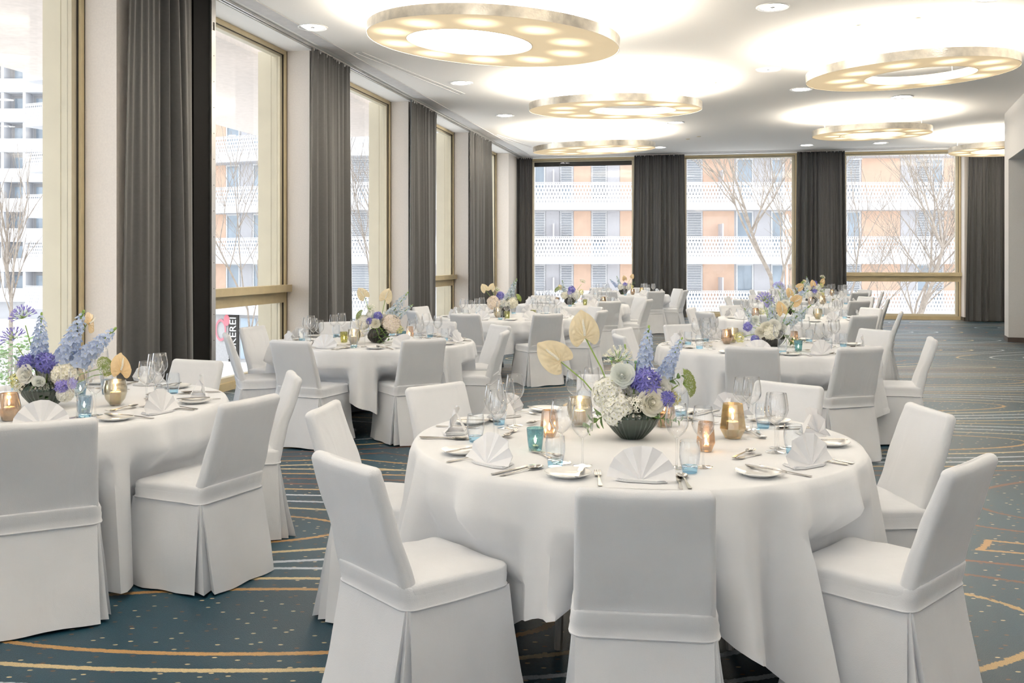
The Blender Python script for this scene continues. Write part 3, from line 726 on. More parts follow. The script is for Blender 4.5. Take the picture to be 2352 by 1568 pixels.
def napkin_fan(seed):
    """half-round pleated fan standing on its folded tail"""
    rnd = random.Random(seed); m = MB(); n = 5; Rr = .115
    lean = R(18+rnd.uniform(-5,5))
    def P(a, r, off):         # a 0..180 in the fan plane, tilted back
        x = -r*math.cos(a); h = r*math.sin(a); y = off
        return (x, y*math.cos(lean)+h*math.sin(lean), .006+h*math.cos(lean)-y*math.sin(lean)*.5)
    spread = R(172); a0 = (PI-spread)/2
    rows = []
    for k in range(2*n+1):
        a = a0+spread*k/(2*n); z = (1 if k % 2 else -1)
        col_ = []
        for j in range(6):
            r = Rr*(.02+.98*j/5); w = .0065*(j/5)**.9+.001
            rim = 1+.015*rnd.uniform(-1,1) if j == 5 else 1
            col_.append(P(a+.02*math.sin(k*1.7+seed), r*rim, z*w+.006*math.sin(a*2+seed)*(j/5)))
        rows.append(col_)
    m.rings(rows, False)
    back = [[(x,y+.0025,z) for (x,y,z) in c] for c in rows]; m.rings(back, False)
    # folded foot: three layers lying behind/under the fan
    for k in range(3):
        z = .0015+k*.003; sh = .004*k
        m.rings([[(-.085+sh,.005,z),(-.055,.085-sh,z),(.055,.085-sh,z),(.085-sh,.005,z),(.05,-.012,z),(-.05,-.012,z)],
                 [(-.085+sh,.005,z+.0025),(-.055,.085-sh,z+.0025),(.055,.085-sh,z+.0025),(.085-sh,.005,z+.0025),(.05,-.012,z+.0025),(-.05,-.012,z+.0025)]], True, True, True)
    # prop flap behind
    m.quad((-.02,.012,.006),(.02,.012,.006),(.03,.075,.012),(-.03,.075,.012)); m.quad((-.03,.075,.012),(.03,.075,.012),(.012,.036,.085),(-.012,.036,.085))
    return m.mesh('napkin', M['napkin'], True, 25)
NAP = [napkin_fan(k) for k in range(4)]

def thing(name, parts, loc, rz, label, cat, group, sc=1.0):
    if len(parts) == 1:
        o = put(name, parts[0][1], None, loc, (0,0,rz), sc); return tag(o, label, cat, group)
    e = empty(name, loc, rz); e.scale = (sc,sc,sc); tag(e, label, cat, group)
    for pn, me in parts: put(pn, me, e)
    return e
ZT = .7432
rs = random.Random(21)
def place_setting(t, ang, level):
    a = R(ang); sn = seat_name(t, ang); where = ' at %s of %s' % (sn, t.name)
    ex, ey = t.x+TR*math.cos(a), t.y+TR*math.sin(a); inn = Vector((-math.cos(a),-math.sin(a))); rt = Vector((-math.sin(a), math.cos(a)))
    base = a+PI/2       # local +y points to the centre
    def at(x, y, z=0):
        p = Vector((ex,ey))+inn*y+rt*x; return (p.x, p.y, ZT+z)
    if project(*at(0,.2))[0] < -60: return
    jit = lambda s=.008: rs.uniform(-s,s)
    fr = rs.uniform(-.22,.22) if level < 2 or True else 0
    thing('napkin', [('n', NAP[rs.randrange(4)])], at(jit(),.105+jit()), base+fr, 'white pleated fan napkin'+where, 'napkin', 'fan napkins at the place settings')
    g1, g2 = at(.14+jit(),.335+jit()), at(.225+jit(),.36+jit()); gt = at(.175+jit(.004),.272+jit(.004))
    G = [('bowl',ME['bowl']),('stem',ME['stem_']),('foot',ME['foot'])]
    thing('wine_glass', G, g1, rs.random()*6, 'wider stemmed wine glass'+where, 'wine glass', 'stemmed wine glasses on the tables', 1.0)
    thing('wine_glass', G, g2, rs.random()*6, 'slimmer stemmed wine glass'+where, 'wine glass', 'stemmed wine glasses on the tables', .95)
    thing('water_tumbler', [('tumbler',ME['tumbler']),('base',ME['tbase'])], gt, rs.random()*6, 'blue-based water tumbler'+where, 'tumbler', 'blue-based tumblers on the tables')
    if level > 2: return
    pp_ = at(-.235+jit(),.165+jit()); 
    thing('bread_plate', [('p',ME['plate'])], pp_, 0, 'small white bread plate'+where, 'plate', 'bread plates at the place settings')
    if level > 1: return
    k = thing('butter_knife', [('k',ME['bknife'])], at(-.205+jit(),.085+jit(),.0168), base+jit(.1), 'butter knife on plate'+where, 'knife', 'butter knives on the plates')
    thing('fork', [('f',ME['fork'])], at(-.135+jit(.004),.03+jit(),.0008), base+jit(.08), 'steel dinner fork'+where, 'fork', 'dinner forks')
    thing('knife', [('f',ME['knife'])], at(.125+jit(.004),.02+jit(),.0008), base+jit(.08), 'steel dinner knife'+where, 'knife', 'dinner knives')
    thing('spoon', [('f',ME['spoon'])], at(.155+jit(.004),.03+jit(),.0008), base+jit(.08), 'steel soup spoon'+where, 'spoon', 'soup spoons')
    thing('dessert_fork', [('f',ME['dfork'])], at(.075+jit(),.345+jit(.01),.0008), base+R(78)+jit(.15), 'dessert fork above napkin'+where, 'fork', 'dessert forks')
    thing('dessert_spoon', [('f',ME['dspoon'])], at(-.07+jit(),.375+jit(.01),.0052), base-R(84)+jit(.15), 'dessert spoon above napkin'+where, 'spoon', 'dessert spoons')
for t in TABLES:
    lev = 1 if t in (T1,T2,T3,T4) else (2 if t in (T5,T8) else 3)
    seats = [a for a,_ in t.chairs] if t is not T2 else [-64,-23.6,19,69.7,112]
    for ang in seats: place_setting(t, ang, lev)

# ------------------------------------------------------------------ candles
HOLD = {
 'teal': ('teal glass tumbler candle holder', 'teal', [(.024,0),(.026,.003),(.030,.03),(.0345,.086),(.0325,.086),(.028,.03),(.024,.008),(.0005,.007)], 24, .014, .012),
 'blue': ('smoky blue tumbler candle holder', 'bluegl', [(.024,0),(.026,.003),(.030,.03),(.0345,.080),(.0325,.080),(.028,.03),(.024,.008),(.0005,.007)], 24, .014, .012),
 'olive': ('olive glass tumbler candle holder', 'olive', [(.026,0),(.029,.003),(.033,.03),(.037,.092),(.035,.092),(.031,.03),(.026,.008),(.0005,.007)], 24, .014, .012),
 'goldbig': ('large faceted gold lantern glass', 'gold', [(.033,0),(.035,.003),(.0565,.042),(.043,.142),(.0415,.142),(.054,.043),(.033,.007),(.0005,.006)], 8, .025, .062),
 'goldsmall': ('small faceted gold candle glass', 'amber', [(.022,0),(.024,.003),(.038,.036),(.031,.112),(.0295,.112),(.036,.037),(.022,.007),(.0005,.006)], 8, .014, .014),
 'amber': ('amber globe candle glass', 'amber', [(.026,0),(.030,.003),(.050,.045),(.050,.065),(.038,.125),(.0365,.125),(.048,.065),(.048,.045),(.028,.007),(.0005,.006)], 28, .024, .055),
 'globe': ('clear smoky globe candle glass', 'smoke', [(.022,0),(.026,.003),(.048,.035),(.0565,.07),(.0565,.09),(.049,.128),(.0475,.128),(.055,.09),(.055,.07),(.046,.036),(.024,.008),(.0005,.007)], 28, .026, .062),
}
HM = {}; WM_ = {}
for k,(d,mt_,prof,seg,wr_,wh) in HOLD.items():
    HM[k] = lathe_mesh('candle_holder', prof, M[mt_], seg, True, ang=(20 if seg == 8 else 50))
    m = MB(); m.lathe([(wr_,0),(wr_,wh-.002),(wr_-.004,wh),(.003,wh-.003)],20,True,True); WM_[k] = m.mesh('wax', M['wax'], True, 50)
m = MB(); m.tube([(0,0,-.003),(.001,0,.008)],.0009,5); WICK = m.mesh('wick', M['wick'])
FLAME = lathe_mesh('flame', [(.0005,.006),(.0032,.010),(.0048,.016),(.0040,.024),(.0018,.032),(.0003,.038)], M['flame'], 12, True, True)
def candle(t, kind, x, y, where, light=0):
    d = HOLD[kind]; loc = (t.x+x, t.y+y, ZT)
    o = put('candle_holder', HM[kind], None, loc, (0,0,rs.random()*6)); tag(o, '%s, %s of %s' % (d[0], where, t.name), 'candle holder', 'glass candle holders')
    e = empty('candle', (loc[0],loc[1],ZT+.0075)); sz = 'pillar candle' if d[5] > .03 else 'tealight'
    tag(e, 'lit %s inside %s, %s of %s' % (sz, d[0].replace(' candle','').replace(' holder',''), where, t.name), 'candle', 'lit candles')
    put('wax', WM_[kind], e); put('wick', WICK, e, (0,0,d[5])); put('flame', FLAME, e, (0,0,d[5]))
    if light:
        ld = bpy.data.lights.new('candle_light','POINT'); ld.energy = light*.6; ld.color = (1,.62,.30); ld.shadow_soft_size = .008
        lo = bpy.data.objects.new('candle_light', ld); C.objects.link(lo); lo.location = (loc[0],loc[1],ZT+.0075+d[5]+.02)
candle(T1,'teal',-.41,-.25,'near window side',.35); candle(T1,'goldsmall',-.345,.02,'window side',.5); candle(T1,'globe',-.20,.28,'far window side',.8)
candle(T1,'goldbig',.41,.0,'aisle side',.9); candle(T1,'goldsmall',.245,-.27,'near aisle side',.45); candle(T1,'amber',.17,.27,'far side behind flowers',.4)
candle(T2,'amber',.10,-.52,'near side',.8); candle(T2,'globe',.40,-.07,'aisle side',.9); candle(T2,'blue',.35,-.31,'near aisle side',.35); candle(T2,'blue',.07,.27,'far side',.3)
candle(T2,'blue',.19,.33,'far aisle side')
candle(T3,'olive',-.24,-.12,'window side',.3); candle(T3,'globe',-.12,-.32,'near side',.7); candle(T3,'blue',.18,.5,'far side'); candle(T3,'goldsmall',.3,.28,'far aisle side',.4); candle(T3,'teal',.26,.05,'aisle side')
candle(T4,'amber',-.28,.22,'window side',.5); candle(T4,'teal',.14,-.46,'near side',.3); candle(T4,'globe',-.2,.35,'far window side',.3); candle(T4,'goldsmall',.3,.2,'aisle side')
for t, l in ((T5,[('globe',-.12,-.2,'near window side'),('olive',.0,-.42,'near side'),('olive',.33,-.15,'aisle side')]),(T6,[('olive',.18,-.25,'near aisle side'),('teal',.35,-.2,'near aisle edge'),('amber',.5,.05,'aisle side'),('goldsmall',-.25,.1,'window side')]),
             (T7,[('amber',.12,-.25,'near side'),('goldbig',.33,-.1,'aisle side')]),(T8,[('teal',.08,-.2,'near side'),('globe',.25,-.25,'near aisle side'),('amber',-.45,.0,'window side'),('goldsmall',-.1,.3,'far side')]),
             (T9,[('goldbig',.25,-.1,'aisle side'),('olive',.4,-.25,'near aisle side'),('amber',.0,-.3,'near side')]),(T10,[('amber',.3,-.1,'aisle side'),('goldsmall',-.2,-.2,'near window side')])):
    for q in l: candle(t, *q)

# ------------------------------------------------------------------ flowers
rf = random.Random(8)
def fib(n, i): 
    z = 1-2*(i+.5)/n; a = i*2.39996; r = math.sqrt(max(0,1-z*z)); return Vector((r*math.cos(a), r*math.sin(a), z))
def frame(d):
    d = Vector(d).normalized(); return d.to_track_quat('Z','Y').to_matrix().to_4x4()
def petal(m, length, width, cup=.3, tipz=.1, nu=2):
    """petal in +x from the origin, cupped"""
    rows = []
    for i in range(nu+2):
        t = i/(nu+1); w = width*math.sin(PI*min(1,.12+.80*t))*(1 if t < 1 else .8); x = length*t
        rows.append([(x,-w/2,cup*w*.5+tipz*length*t*t),(x,0,tipz*length*t*t),(x,w/2,cup*w*.5+tipz*length*t*t)])
    m.rings(rows, False)
def floret(m, pos, d, size, n, c1=None, width=.9, cup=.25, spin=0, nu=1):
    T0 = Matrix.Translation(pos) @ frame(d)
    for k in range(n):
        m.T = T0 @ Matrix.Rotation(spin+2*PI*k/n,4,'Z') @ Matrix.Rotation(-.15,4,'Y'); petal(m, size, size*width, cup, .12, nu)
    if c1 is not None:
        old = m.cur; m.cur = c1; m.T = T0; s = size*.18
        m.rings([[(s,0,.001),(0,s,.001),(-s,0,.001),(0,-s,.001)],[(s*.5,0,s),(0,s*.5,s),(-s*.5,0,s),(0,-s*.5,s)]],True,False,True); m.cur = old
    m.T = None
BL = {}
def hydrangea(mat, name):
    m = MB(); n = 130
    for i in range(n):
        d = fib(n,i)
        if d.z < -.75: continue
        rr = 1+rf.uniform(-.09,.06); d2 = (d+Vector((rf.uniform(-.3,.3),rf.uniform(-.3,.3),rf.uniform(-.3,.3)))).normalized()
        floret(m, d*rr*.86, d2, .23, 4, 1, 1.05, .25, rf.random()*6, 2)
    m.lathe([(.05,-.75),(.55,-.5),(.72,0),(.55,.5),(.05,.75)],12,True,True)
    BL[name] = m.mesh('hydrangea', [mat, M['yellow']], True, 60)
hydrangea(M['petal_white'],'hyd_w'); hydrangea(M['petal_pink'],'hyd_p'); hydrangea(M['petal_cream'],'hyd_c')
def rose(mat, name, n=24, open_=1.0):
    m = MB()
    for i in range(n):
        q = (i+1)/n; a0 = i*2.39996; rr_ = .09+.80*q**1.1*open_; zr = .50-.42*q*q*open_; span = 1.25-.45*q
        def fn(u, v):
            w = (v-.5)*2; ed = 1-.22*max(0,abs(w)-.5)*u
            r = rr_*(.35+.65*u**.7)*(1+.05*w)*ed; z = -.45+(zr+.45)*(u**1.05)*ed
            if u > .7: r += .16*q*(u-.7)/.3; z -= .10*q*((u-.7)/.3)**2
            an = a0+w*span*(.45+.55*u); return (r*math.cos(an), r*math.sin(an), z)
        m.grid(fn, 5, 6)
    m.lathe([(.02,-.5),(.4,-.42),(.5,-.2),(.2,.1),(.09,.42),(.02,.5)],12,True,True)
    BL[name] = m.mesh('rose', mat, True, 70)
rose(M['petal_cream'],'rose'); rose(M['petal_mint'],'ranunculus',34,.92); rose(M['petal_white'],'rose_w',22,1.0)
def spike(mat, name, n, taper, fl, petals, size, center):
    """flower spike from z=0 to z=1, radius about .16"""
    m = MB()
    for i in range(n):
        q = (i+.5)/n; a = i*2.39996; r = .13*(1-q)**taper*rf.uniform(.8,1.15)+.03
        d = Vector((math.cos(a),math.sin(a),.25+.7*q)); sz = size*(1-.62*q**1.5)*rf.uniform(.85,1.15)
        floret(m, (r*math.cos(a), r*math.sin(a), q+rf.uniform(-.02,.02)), d+Vector((rf.uniform(-.3,.3),rf.uniform(-.3,.3),rf.uniform(-.2,.3))), sz, petals, 1, .85, .3, rf.random()*6)
    m.cur = 2; m.tube([(0,0,-.1),(.005,.0,.5),(0,0,1.02)],[.022,.018,.010],6)
    for i in range(7): a = i*2.4; q=.93+.02*i; m.lathe([(.001,q),(.03,q+.015),(.02,q+.04),(.001,q+.05)],6,True,True)
    BL[name] = m.mesh('flower_spike', [mat, M['petal_white'] if center else M['yellow'], M['stem']], True, 60)
spike(M['petal_sky'],'delph',52,.5,None,5,.125,True); spike(M['petal_haze'],'delph_h',34,.55,None,5,.12,False)
def cluster(mat, name, n, petals, size, width, center):
    m = MB()
    for i in range(n):
        d = fib(n,i)
        if d.z < -.7: continue
        floret(m, d*rf.uniform(.5,.8), d+Vector((rf.uniform(-.4,.4),rf.uniform(-.4,.4),rf.uniform(-.3,.3))), size*rf.uniform(.85,1.15), petals, 1, width, .35, rf.random()*6)
    BL[name] = m.mesh('flower_cluster', [mat, center], True, 60)
cluster(M['petal_blue'],'hyac',46,6,.42,.34,M['petal_lilac']); cluster(M['petal_lilac'],'hyac_l',44,6,.40,.34,M['petal_blue'])
cluster(M['petal_cream'],'star',44,6,.27,.5,M['dark_center']); cluster(M['yellow'],'star_y',48,5,.26,.5,M['petal_cream'])
def umbel(mat, name, n, droop):
    m = MB()
    for i in range(n):
        d = fib(n*2, i) if not droop else fib(n, i)
        d = Vector((d.x,d.y,max(-.25,d.z*.9+.1))).normalized(); tip = d*rf.uniform(.72,.9)
        m.cur = 1; m.tube([(0,0,0),tip*.6+Vector((0,0,.03)),tip],[.015,.012,.018],4)
        m.cur = 0; m.T = Matrix.Translation(tip) @ frame(d)
        m.lathe([(.015,-.02),(.045,.06),(.055,.15),(.03,.22)],5,False,False)
        for k in range(5):
            m.T = Matrix.Translation(tip) @ frame(d) @ Matrix.Rotation(2*PI*k/5,4,'Z') @ Matrix.Translation((.03,0,.18)) @ Matrix.Rotation(-.9,4,'Y'); petal(m,.16,.07,.2,-.2,1)
        m.T = None
    BL[name] = m.mesh('umbel', [mat, M['stem']], True, 60)
umbel(M['petal_lilac'],'agap',34,False); umbel(M['petal_cream'],'agap_w',30,False)
def ammi(name):
    m = MB()
    for i in range(620):
        d = fib(1240, i); c = d*rf.uniform(.86,1.0)*Vector((1,1,.62)) if False else Vector((d.x,d.y,d.z*.62))*rf.uniform(.86,1.02)
        s = rf.uniform(.035,.065)
        m.cur = 0; m.rings([[c+Vector((s,0,0)),c+Vector((0,s,0)),c+Vector((-s,0,0)),c+Vector((0,-s,0))],[c+Vector((s*.3,0,s)),c+Vector((0,s*.3,s)),c+Vector((-s*.3,0,s)),c+Vector((0,-s*.3,s))]],True,True,True)
        if i % 14 == 0: m.cur = 1; m.tube([(0,0,-.25),c*.6,c],[.014,.01,.008],4)
    BL[name] = m.mesh('lace_flower', [M['lime'], M['stem']], True, 40)
ammi('ammi')
def spathe(mat, name, flip=False):
    """heart-shaped waxy leaf in the XZ plane facing -Y, tip up, stem joint at the notch"""
    m = MB()
    nphi, nr = 72, 12
    def outline(p):
        q = (p+PI)%(2*PI)-PI; t_ = PI-abs(q)
        x = .40*math.sin(p)*(1+.16*math.cos(p)); z = -.5*math.cos(p)+.30*math.exp(-(q/.36)**2)+.06*math.exp(-(t_/.22)**2)
        return x, z
    rows = []; z0 = -.20
    for j in range(nr+1):
        r = j/nr; row = []
        for i in range(nphi):
            p = 2*PI*i/nphi; x, z = outline(p); X = x*r; Z = z0+(z-z0)*r
            vein = -.022*abs(math.sin(p*6.5+.8*r))**.6*math.sin(PI*min(1,r*1.02))+.008*math.sin(r*22)*math.sin(p*6.5)
            y = -.10*r*r*(1-.5*abs(math.cos(p)))+.10*r**3*(1 if Z>0 else .6)*.9+vein*1.3-.03*math.exp(-(X/.05)**2)*r
            row.append((X,y,Z))
        rows.append(row)
    m.rings(rows, True)
    m.rings([[(x,y+.012,z) for x,y,z in r_] for r_ in rows[::-1]], True)
    m.rings([rows[-1], [(x,y+.012,z) for x,y,z in rows[-1]]], True)
    BL[name] = m.mesh('spathe', mat, True, 70)
spathe(M['spathe'],'anth'); spathe(M['spathe_gold'],'anth_g')
m = MB(); m.tube([(0,-.02,-.12),(.01,-.10,.02),(.0,-.14,.2),(.01,-.15,.32)],[.035,.035,.03,.012],8); BL['spadix'] = m.mesh('spadix', M['petal_cream'])
def sprig(name, n, mat, seed):
    rr = random.Random(seed); m = MB(); m.cur = 1
    m.tube([(0,0,0),(.1,0,.45),(.32,0,.85)],[.02,.016,.008],5); m.cur = 0
    for i in range(n):
        q = (i+1)/n; p = Vector((.32*q*q,0,.9*q)); a = i*2.4
        m.T = Matrix.Translation(p) @ Matrix.Rotation(a,4,'Z') @ Matrix.Rotation(-.5,4,'Y'); petal(m,.36*(1.1-.5*q),.17,.25,-.25,3)
    m.T = None; BL[name] = m.mesh('leaf_sprig', [mat, M['stem']], True, 60)
sprig('sprig',12,M['leaf'],3)
m = MB(); m.lathe([(.05,-.5),(.3,-.45),(.5,-.1),(.42,.25),(.3,.32),(.42,.42),(.1,.5)],10,True,True); BL['pod'] = m.mesh('seed_pod', pm('seed_pod',(.20,.36,.24),.6))
VASE = lathe_mesh('vase', [(.045,.0),(.05,.004),(.075,.028),(.102,.062),(.116,.092),(.110,.106),(.088,.122),(.084,.128),(.080,.126),(.104,.104),(.108,.09),(.094,.062),(.066,.03),(.04,.012),(.0005,.011)], M['vase'], 144, True, False, (30,.028), 50)
def vase_dark(): 
    m = MB(); loops = []
    for r,z in ((.04,0),(.06,.01),(.088,.045),(.096,.075),(.085,.11),(.07,.13),(.064,.13),(.08,.105),(.088,.075),(.08,.05),(.05,.02)):
        loops.append([(r*(1+.03*math.cos(20*a))*math.cos(a)+.1*z*math.sin(z*20), r*(1+.03*math.cos(20*a))*math.sin(a), z+.12*z*math.cos(a)) for a in [2*PI*i/80 for i in range(80)]])
    m.rings(loops, True, True, True); return m.mesh('vase', pm('black_ceramic',(.018,.019,.018),.45), True, 50)
VASE2 = vase_dark()
# (kind, x, z, y, size, spin in the picture plane, lean towards viewer, optional foot x,z of the spike)
BQ = {
'A': [('hyd_w',-.095,.185,-.01,.072),('hyd_w',-.065,.125,-.05,.070),('hyd_w',.02,.19,.05,.07),('star',.012,.150,-.075,.050),('rose',.072,.160,-.085,.062),('rose_w',.118,.205,-.01,.055),('rose',.15,.18,.04,.045),('ranunculus',-.045,.262,-.04,.058),
      ('hyac',.052,.235,-.05,.066),('hyac',.02,.245,-.02,.045),('hyac',.134,.170,-.07,.040),('delph',.045,.265,.0,.185,7,0),('delph',.135,.25,.03,.165,26,0),('delph_h',.0,.22,.05,.15,-8,0),('agap_w',-.056,.315,.0,.062,-5),('pod',-.085,.325,.0,.014),('pod',.012,.315,-.03,.014),
      ('ammi',.225,.225,.0,.058,75),('anth',-.196,.44,.02,.160,-8,0),('anth',-.318,.335,.0,.165,-52,10),('sprig',.10,.10,-.08,.09,100),('sprig',-.13,.10,.02,.11,-115),('sprig',.15,.2,.05,.1,60),('star_y',.17,.16,.02,.04)],
'B': [('agap',-.12,.44,.02,.062,-12),('agap',-.155,.335,.0,.06,-20),('delph',-.03,.215,.0,.235,2,0),('delph',.085,.215,.0,.27,24,0),('delph',.15,.21,.02,.255,48,0),('hyac',-.07,.225,-.04,.05),('hyac',.03,.225,-.05,.06),('rose_w',-.058,.172,-.08,.052),('ranunculus',.012,.135,-.09,.036),
      ('hyd_c',.11,.165,-.03,.066),('hyac_l',.12,.112,-.075,.042),('hyac_l',.155,.125,-.06,.035),('hyd_w',.125,.075,-.055,.045),('ammi',.295,.2,.0,.052,70),('anth_g',.365,.195,.03,.14,12,55),('star_y',-.11,.135,-.05,.05),('star',-.085,.11,-.075,.04),('ranunculus',-.13,.20,.0,.04),('sprig',-.02,.12,-.08,.07,150),('pod',-.15,.25,.0,.014),('anth_g',.20,.42,.05,.13,60,75),('hyd_w',.0,.17,.05,.07)],
'C': [('anth',-.13,.425,.0,.13,-35,10),('anth',.075,.405,.0,.145,20,0),('delph_h',.11,.24,.02,.24,38,0),('delph_h',.14,.2,.0,.2,52,0),('hyd_p',.125,.165,-.02,.09),('hyd_w',-.13,.18,.0,.07),('hyd_w',-.06,.235,.03,.05),('hyac',.005,.235,-.03,.045),('hyac',-.062,.19,-.05,.036),('rose',-.015,.175,-.06,.05),('ranunculus',-.04,.225,.0,.05),
      ('ammi',-.155,.24,.0,.05,-60),('agap_w',-.07,.29,.02,.05),('sprig',.0,.13,-.08,.13,170),('sprig',.04,.14,-.08,.11,150),('star_y',.19,.12,-.02,.05),('star',-.14,.09,-.03,.05),('hyd_w',.05,.2,.05,.07)],
'D': [('agap',-.07,.385,.0,.07,0),('agap',-.03,.36,.06,.06,10),('anth_g',.20,.385,.0,.125,60,10),('anth_g',.075,.31,.0,.135,-15,25),('delph_h',-.0,.2,.0,.21,-4,0),('delph_h',.12,.18,.0,.24,50,0),('delph_h',-.16,.19,.02,.14,-30,0),('rose',-.07,.165,-.06,.055),('rose_w',.0,.18,-.06,.06),('hyd_c',-.03,.12,-.06,.07),('hyac',-.21,.165,.0,.045),('hyac',-.16,.06,-.04,.042),('ranunculus',-.15,.22,.0,.045),
      ('rose',-.12,.12,-.05,.05),('star_y',-.28,.075,.0,.055),('sprig',.09,.11,-.05,.16,140),('sprig',.1,.09,-.06,.14,110),('rose_w',.08,.15,-.03,.045),('ranunculus',.03,.23,.0,.04),('pod',.09,.22,-.02,.02)],
'E': [('anth',-.22,.36,.0,.13,-30,15),('anth',-.13,.37,.02,.12,20,20),('hyd_p',-.10,.18,-.02,.095),('hyd_c',.13,.18,.0,.08),('hyac',-.02,.27,-.03,.06),('delph_h',.07,.22,.0,.27,25,0),('ammi',.21,.24,.0,.055,60),('sprig',.0,.14,-.06,.12,170),('rose_w',.03,.17,-.05,.05),('agap_w',-.06,.33,.02,.05),('delph_h',.12,.24,.02,.2,10,0)],
'F': [('delph_h',-.05,.16,.0,.22,-20,0),('delph',-.12,.16,.02,.2,-45,0),('hyac',.04,.2,-.03,.06),('anth_g',.03,.33,.0,.13,-10,10),('anth_g',.19,.37,.0,.12,35,20),('hyd_w',-.04,.15,-.02,.075),('hyd_c',.1,.15,-.02,.07),('sprig',.14,.18,.0,.12,60),('rose',.04,.14,-.06,.05),('star_y',.18,.16,.0,.05),('sprig',-.03,.1,-.06,.1,190)],
'G': [('hyac',.03,.24,-.02,.07),('hyac_l',.0,.2,-.04,.05),('delph_h',-.08,.18,.0,.2,-12,0),('agap_w',.2,.36,.0,.055,20),('star_y',.18,.2,.0,.06),('hyd_w',.1,.16,.0,.08),('hyd_c',-.08,.15,.0,.07),('ammi',-.2,.24,.0,.06,-50),('sprig',.0,.12,-.06,.13,170),('anth',-.15,.28,.02,.1,-40,30),('rose_w',.03,.14,-.06,.05)],
}
PN = {'hyd_w':'hydrangea','hyd_p':'hydrangea','hyd_c':'hydrangea','star':'star_flower','star_y':'star_flower','rose':'rose','rose_w':'rose','ranunculus':'ranunculus','hyac':'hyacinth','hyac_l':'hyacinth','delph':'delphinium','delph_h':'delphinium','agap':'agapanthus','agap_w':'agapanthus','pod':'seed_pod','ammi':'lace_flower','anth':'anthurium','anth_g':'anthurium','sprig':'leaf_sprig'}
PL = {'hyd_w':'white hydrangea','hyd_p':'blush hydrangea','hyd_c':'cream hydrangea','star':'white star flowers','star_y':'yellow-green star flowers','rose':'cream rose','rose_w':'white rose','ranunculus':'mint white ranunculus','hyac':'violet blue hyacinth','hyac_l':'lilac hyacinth','delph':'pale blue delphinium','delph_h':'grey-blue delphinium','agap':'purple agapanthus head','agap_w':'cream agapanthus head','pod':'green seed pod','ammi':'green lace flower dome','anth':'golden cream anthurium','anth_g':'gold anthurium','sprig':'green leaf sprig'}
def bouquet(t, dx, dy, spec, vmesh, vlabel, blabel):
    vx, vy = t.x+dx, t.y+dy
    o = put('vase', vmesh, None, (vx,vy,ZT), (0,0,.3)); tag(o, vlabel, 'vase', 'dark flower bowls')
    e = empty('flower_bouquet', (vx,vy,ZT)); tag(e, blabel, 'flowers', 'table bouquets')
    vs = .75 if vmesh is VASE2 else 1
    for it in BQ[spec]:
        k, x, z, y, s = it[:5]; spin = it[5] if len(it) > 5 else rf.uniform(0,360); lean = it[6] if len(it) > 6 else None
        if k in ('delph','delph_h'):
            d = Vector((math.sin(R(spin)), rf.uniform(-.08,.08), math.cos(R(spin)))); q = d.to_track_quat('Z','Y')
            b = put(PN[k], BL[k], e); b.location = (x,y,z); b.rotation_mode = 'QUATERNION'; b.rotation_quaternion = q; b.scale = (s*.95,s*.95,s)
            end = Vector((x,y,z))
        elif k in ('anth','anth_g'):
            b = put(PN[k], BL[k], e, (x,y,z), None, s*.98); b.rotation_euler = Euler((R(-(lean or 0)*.35), R(-spin) if False else R(spin), R((lean or 0)*.9)), 'XYZ')
            sp = put('spadix', BL['spadix'], b)
            end = Vector((x,y,z)) + b.rotation_euler.to_matrix() @ Vector((0,.01,-.14*s))
        elif k == 'sprig':
            d = Vector((math.sin(R(spin)), -.35, math.cos(R(spin)))); b = put(PN[k], BL[k], e); b.location = (x*.75,y,z); b.rotation_mode='QUATERNION'; b.rotation_quaternion = d.to_track_quat('Z','Y'); b.scale=(s*1.3,)*3
            end = Vector((x*.75,y,z))
        else:
            if k in ('agap','agap_w','ammi','pod'):
                sp_ = spin if len(it) > 5 else 0
                d = Vector((math.sin(R(sp_)), -.25, max(.05,math.cos(R(sp_)))))
            else: d = Vector((x*2.2, y*2-.55, z-.10)).normalized()
            b = put(PN[k], BL[k], e); b.location = (x,y,z); b.rotation_mode='QUATERNION'; b.rotation_quaternion = d.to_track_quat('Z','Y') @ Matrix.Rotation(rf.random()*6,3,'Z').to_quaternion(); b.scale = (s,)*3
            end = Vector((x,y,z))-d.normalized()*s*.6
        b['label'] = PL[k]
        # stem down to the vase mouth (a sub-part)
        mouth = Vector((x*.22*vs, y*.2, .085))
        mid = mouth.lerp(end,.55)+Vector((0,0,.02))
        inv = b.matrix_basis.inverted()
        mm = MB(); mm.tube([inv @ p for p in (mouth, mid, end)], .0030/(s if isinstance(s,float) else 1), 5)
        if (end-mouth).length > .03: mm.build('stem', M['stem'], b)
bouquet(T1,-.006,.0,'A',VASE,'dark green ribbed glass bowl on the front aisle-row table','bouquet with two golden anthuriums and blue delphinium, front aisle-row table')
bouquet(T2,.07,-.12,'B',VASE,'dark green ribbed glass bowl on the front window-row table','bouquet of pale blue delphinium and purple agapanthus, front window-row table')
bouquet(T3,.06,-.14,'C',VASE2,'black ribbed vase on the second window-row table','bouquet with two upright golden anthuriums and blush hydrangea, second window-row table')
bouquet(T4,.06,-.0,'D',VASE2,'black ribbed vase on the second aisle-row table','bouquet with gold anthuriums and purple agapanthus, second aisle-row table')
bouquet(T5,-.07,-.05,'E',VASE2,'black vase on the third window-row table','bouquet with blush hydrangea and cream anthuriums, third window-row table')
bouquet(T6,-.05,-.05,'G',VASE2,'black vase on the fourth window-row table','bouquet with violet hyacinth and tall seed heads, fourth window-row table')
bouquet(T7,-.05,.0,'F',VASE2,'black vase on the fifth window-row table','bouquet with blue delphinium and gold anthuriums, fifth window-row table')
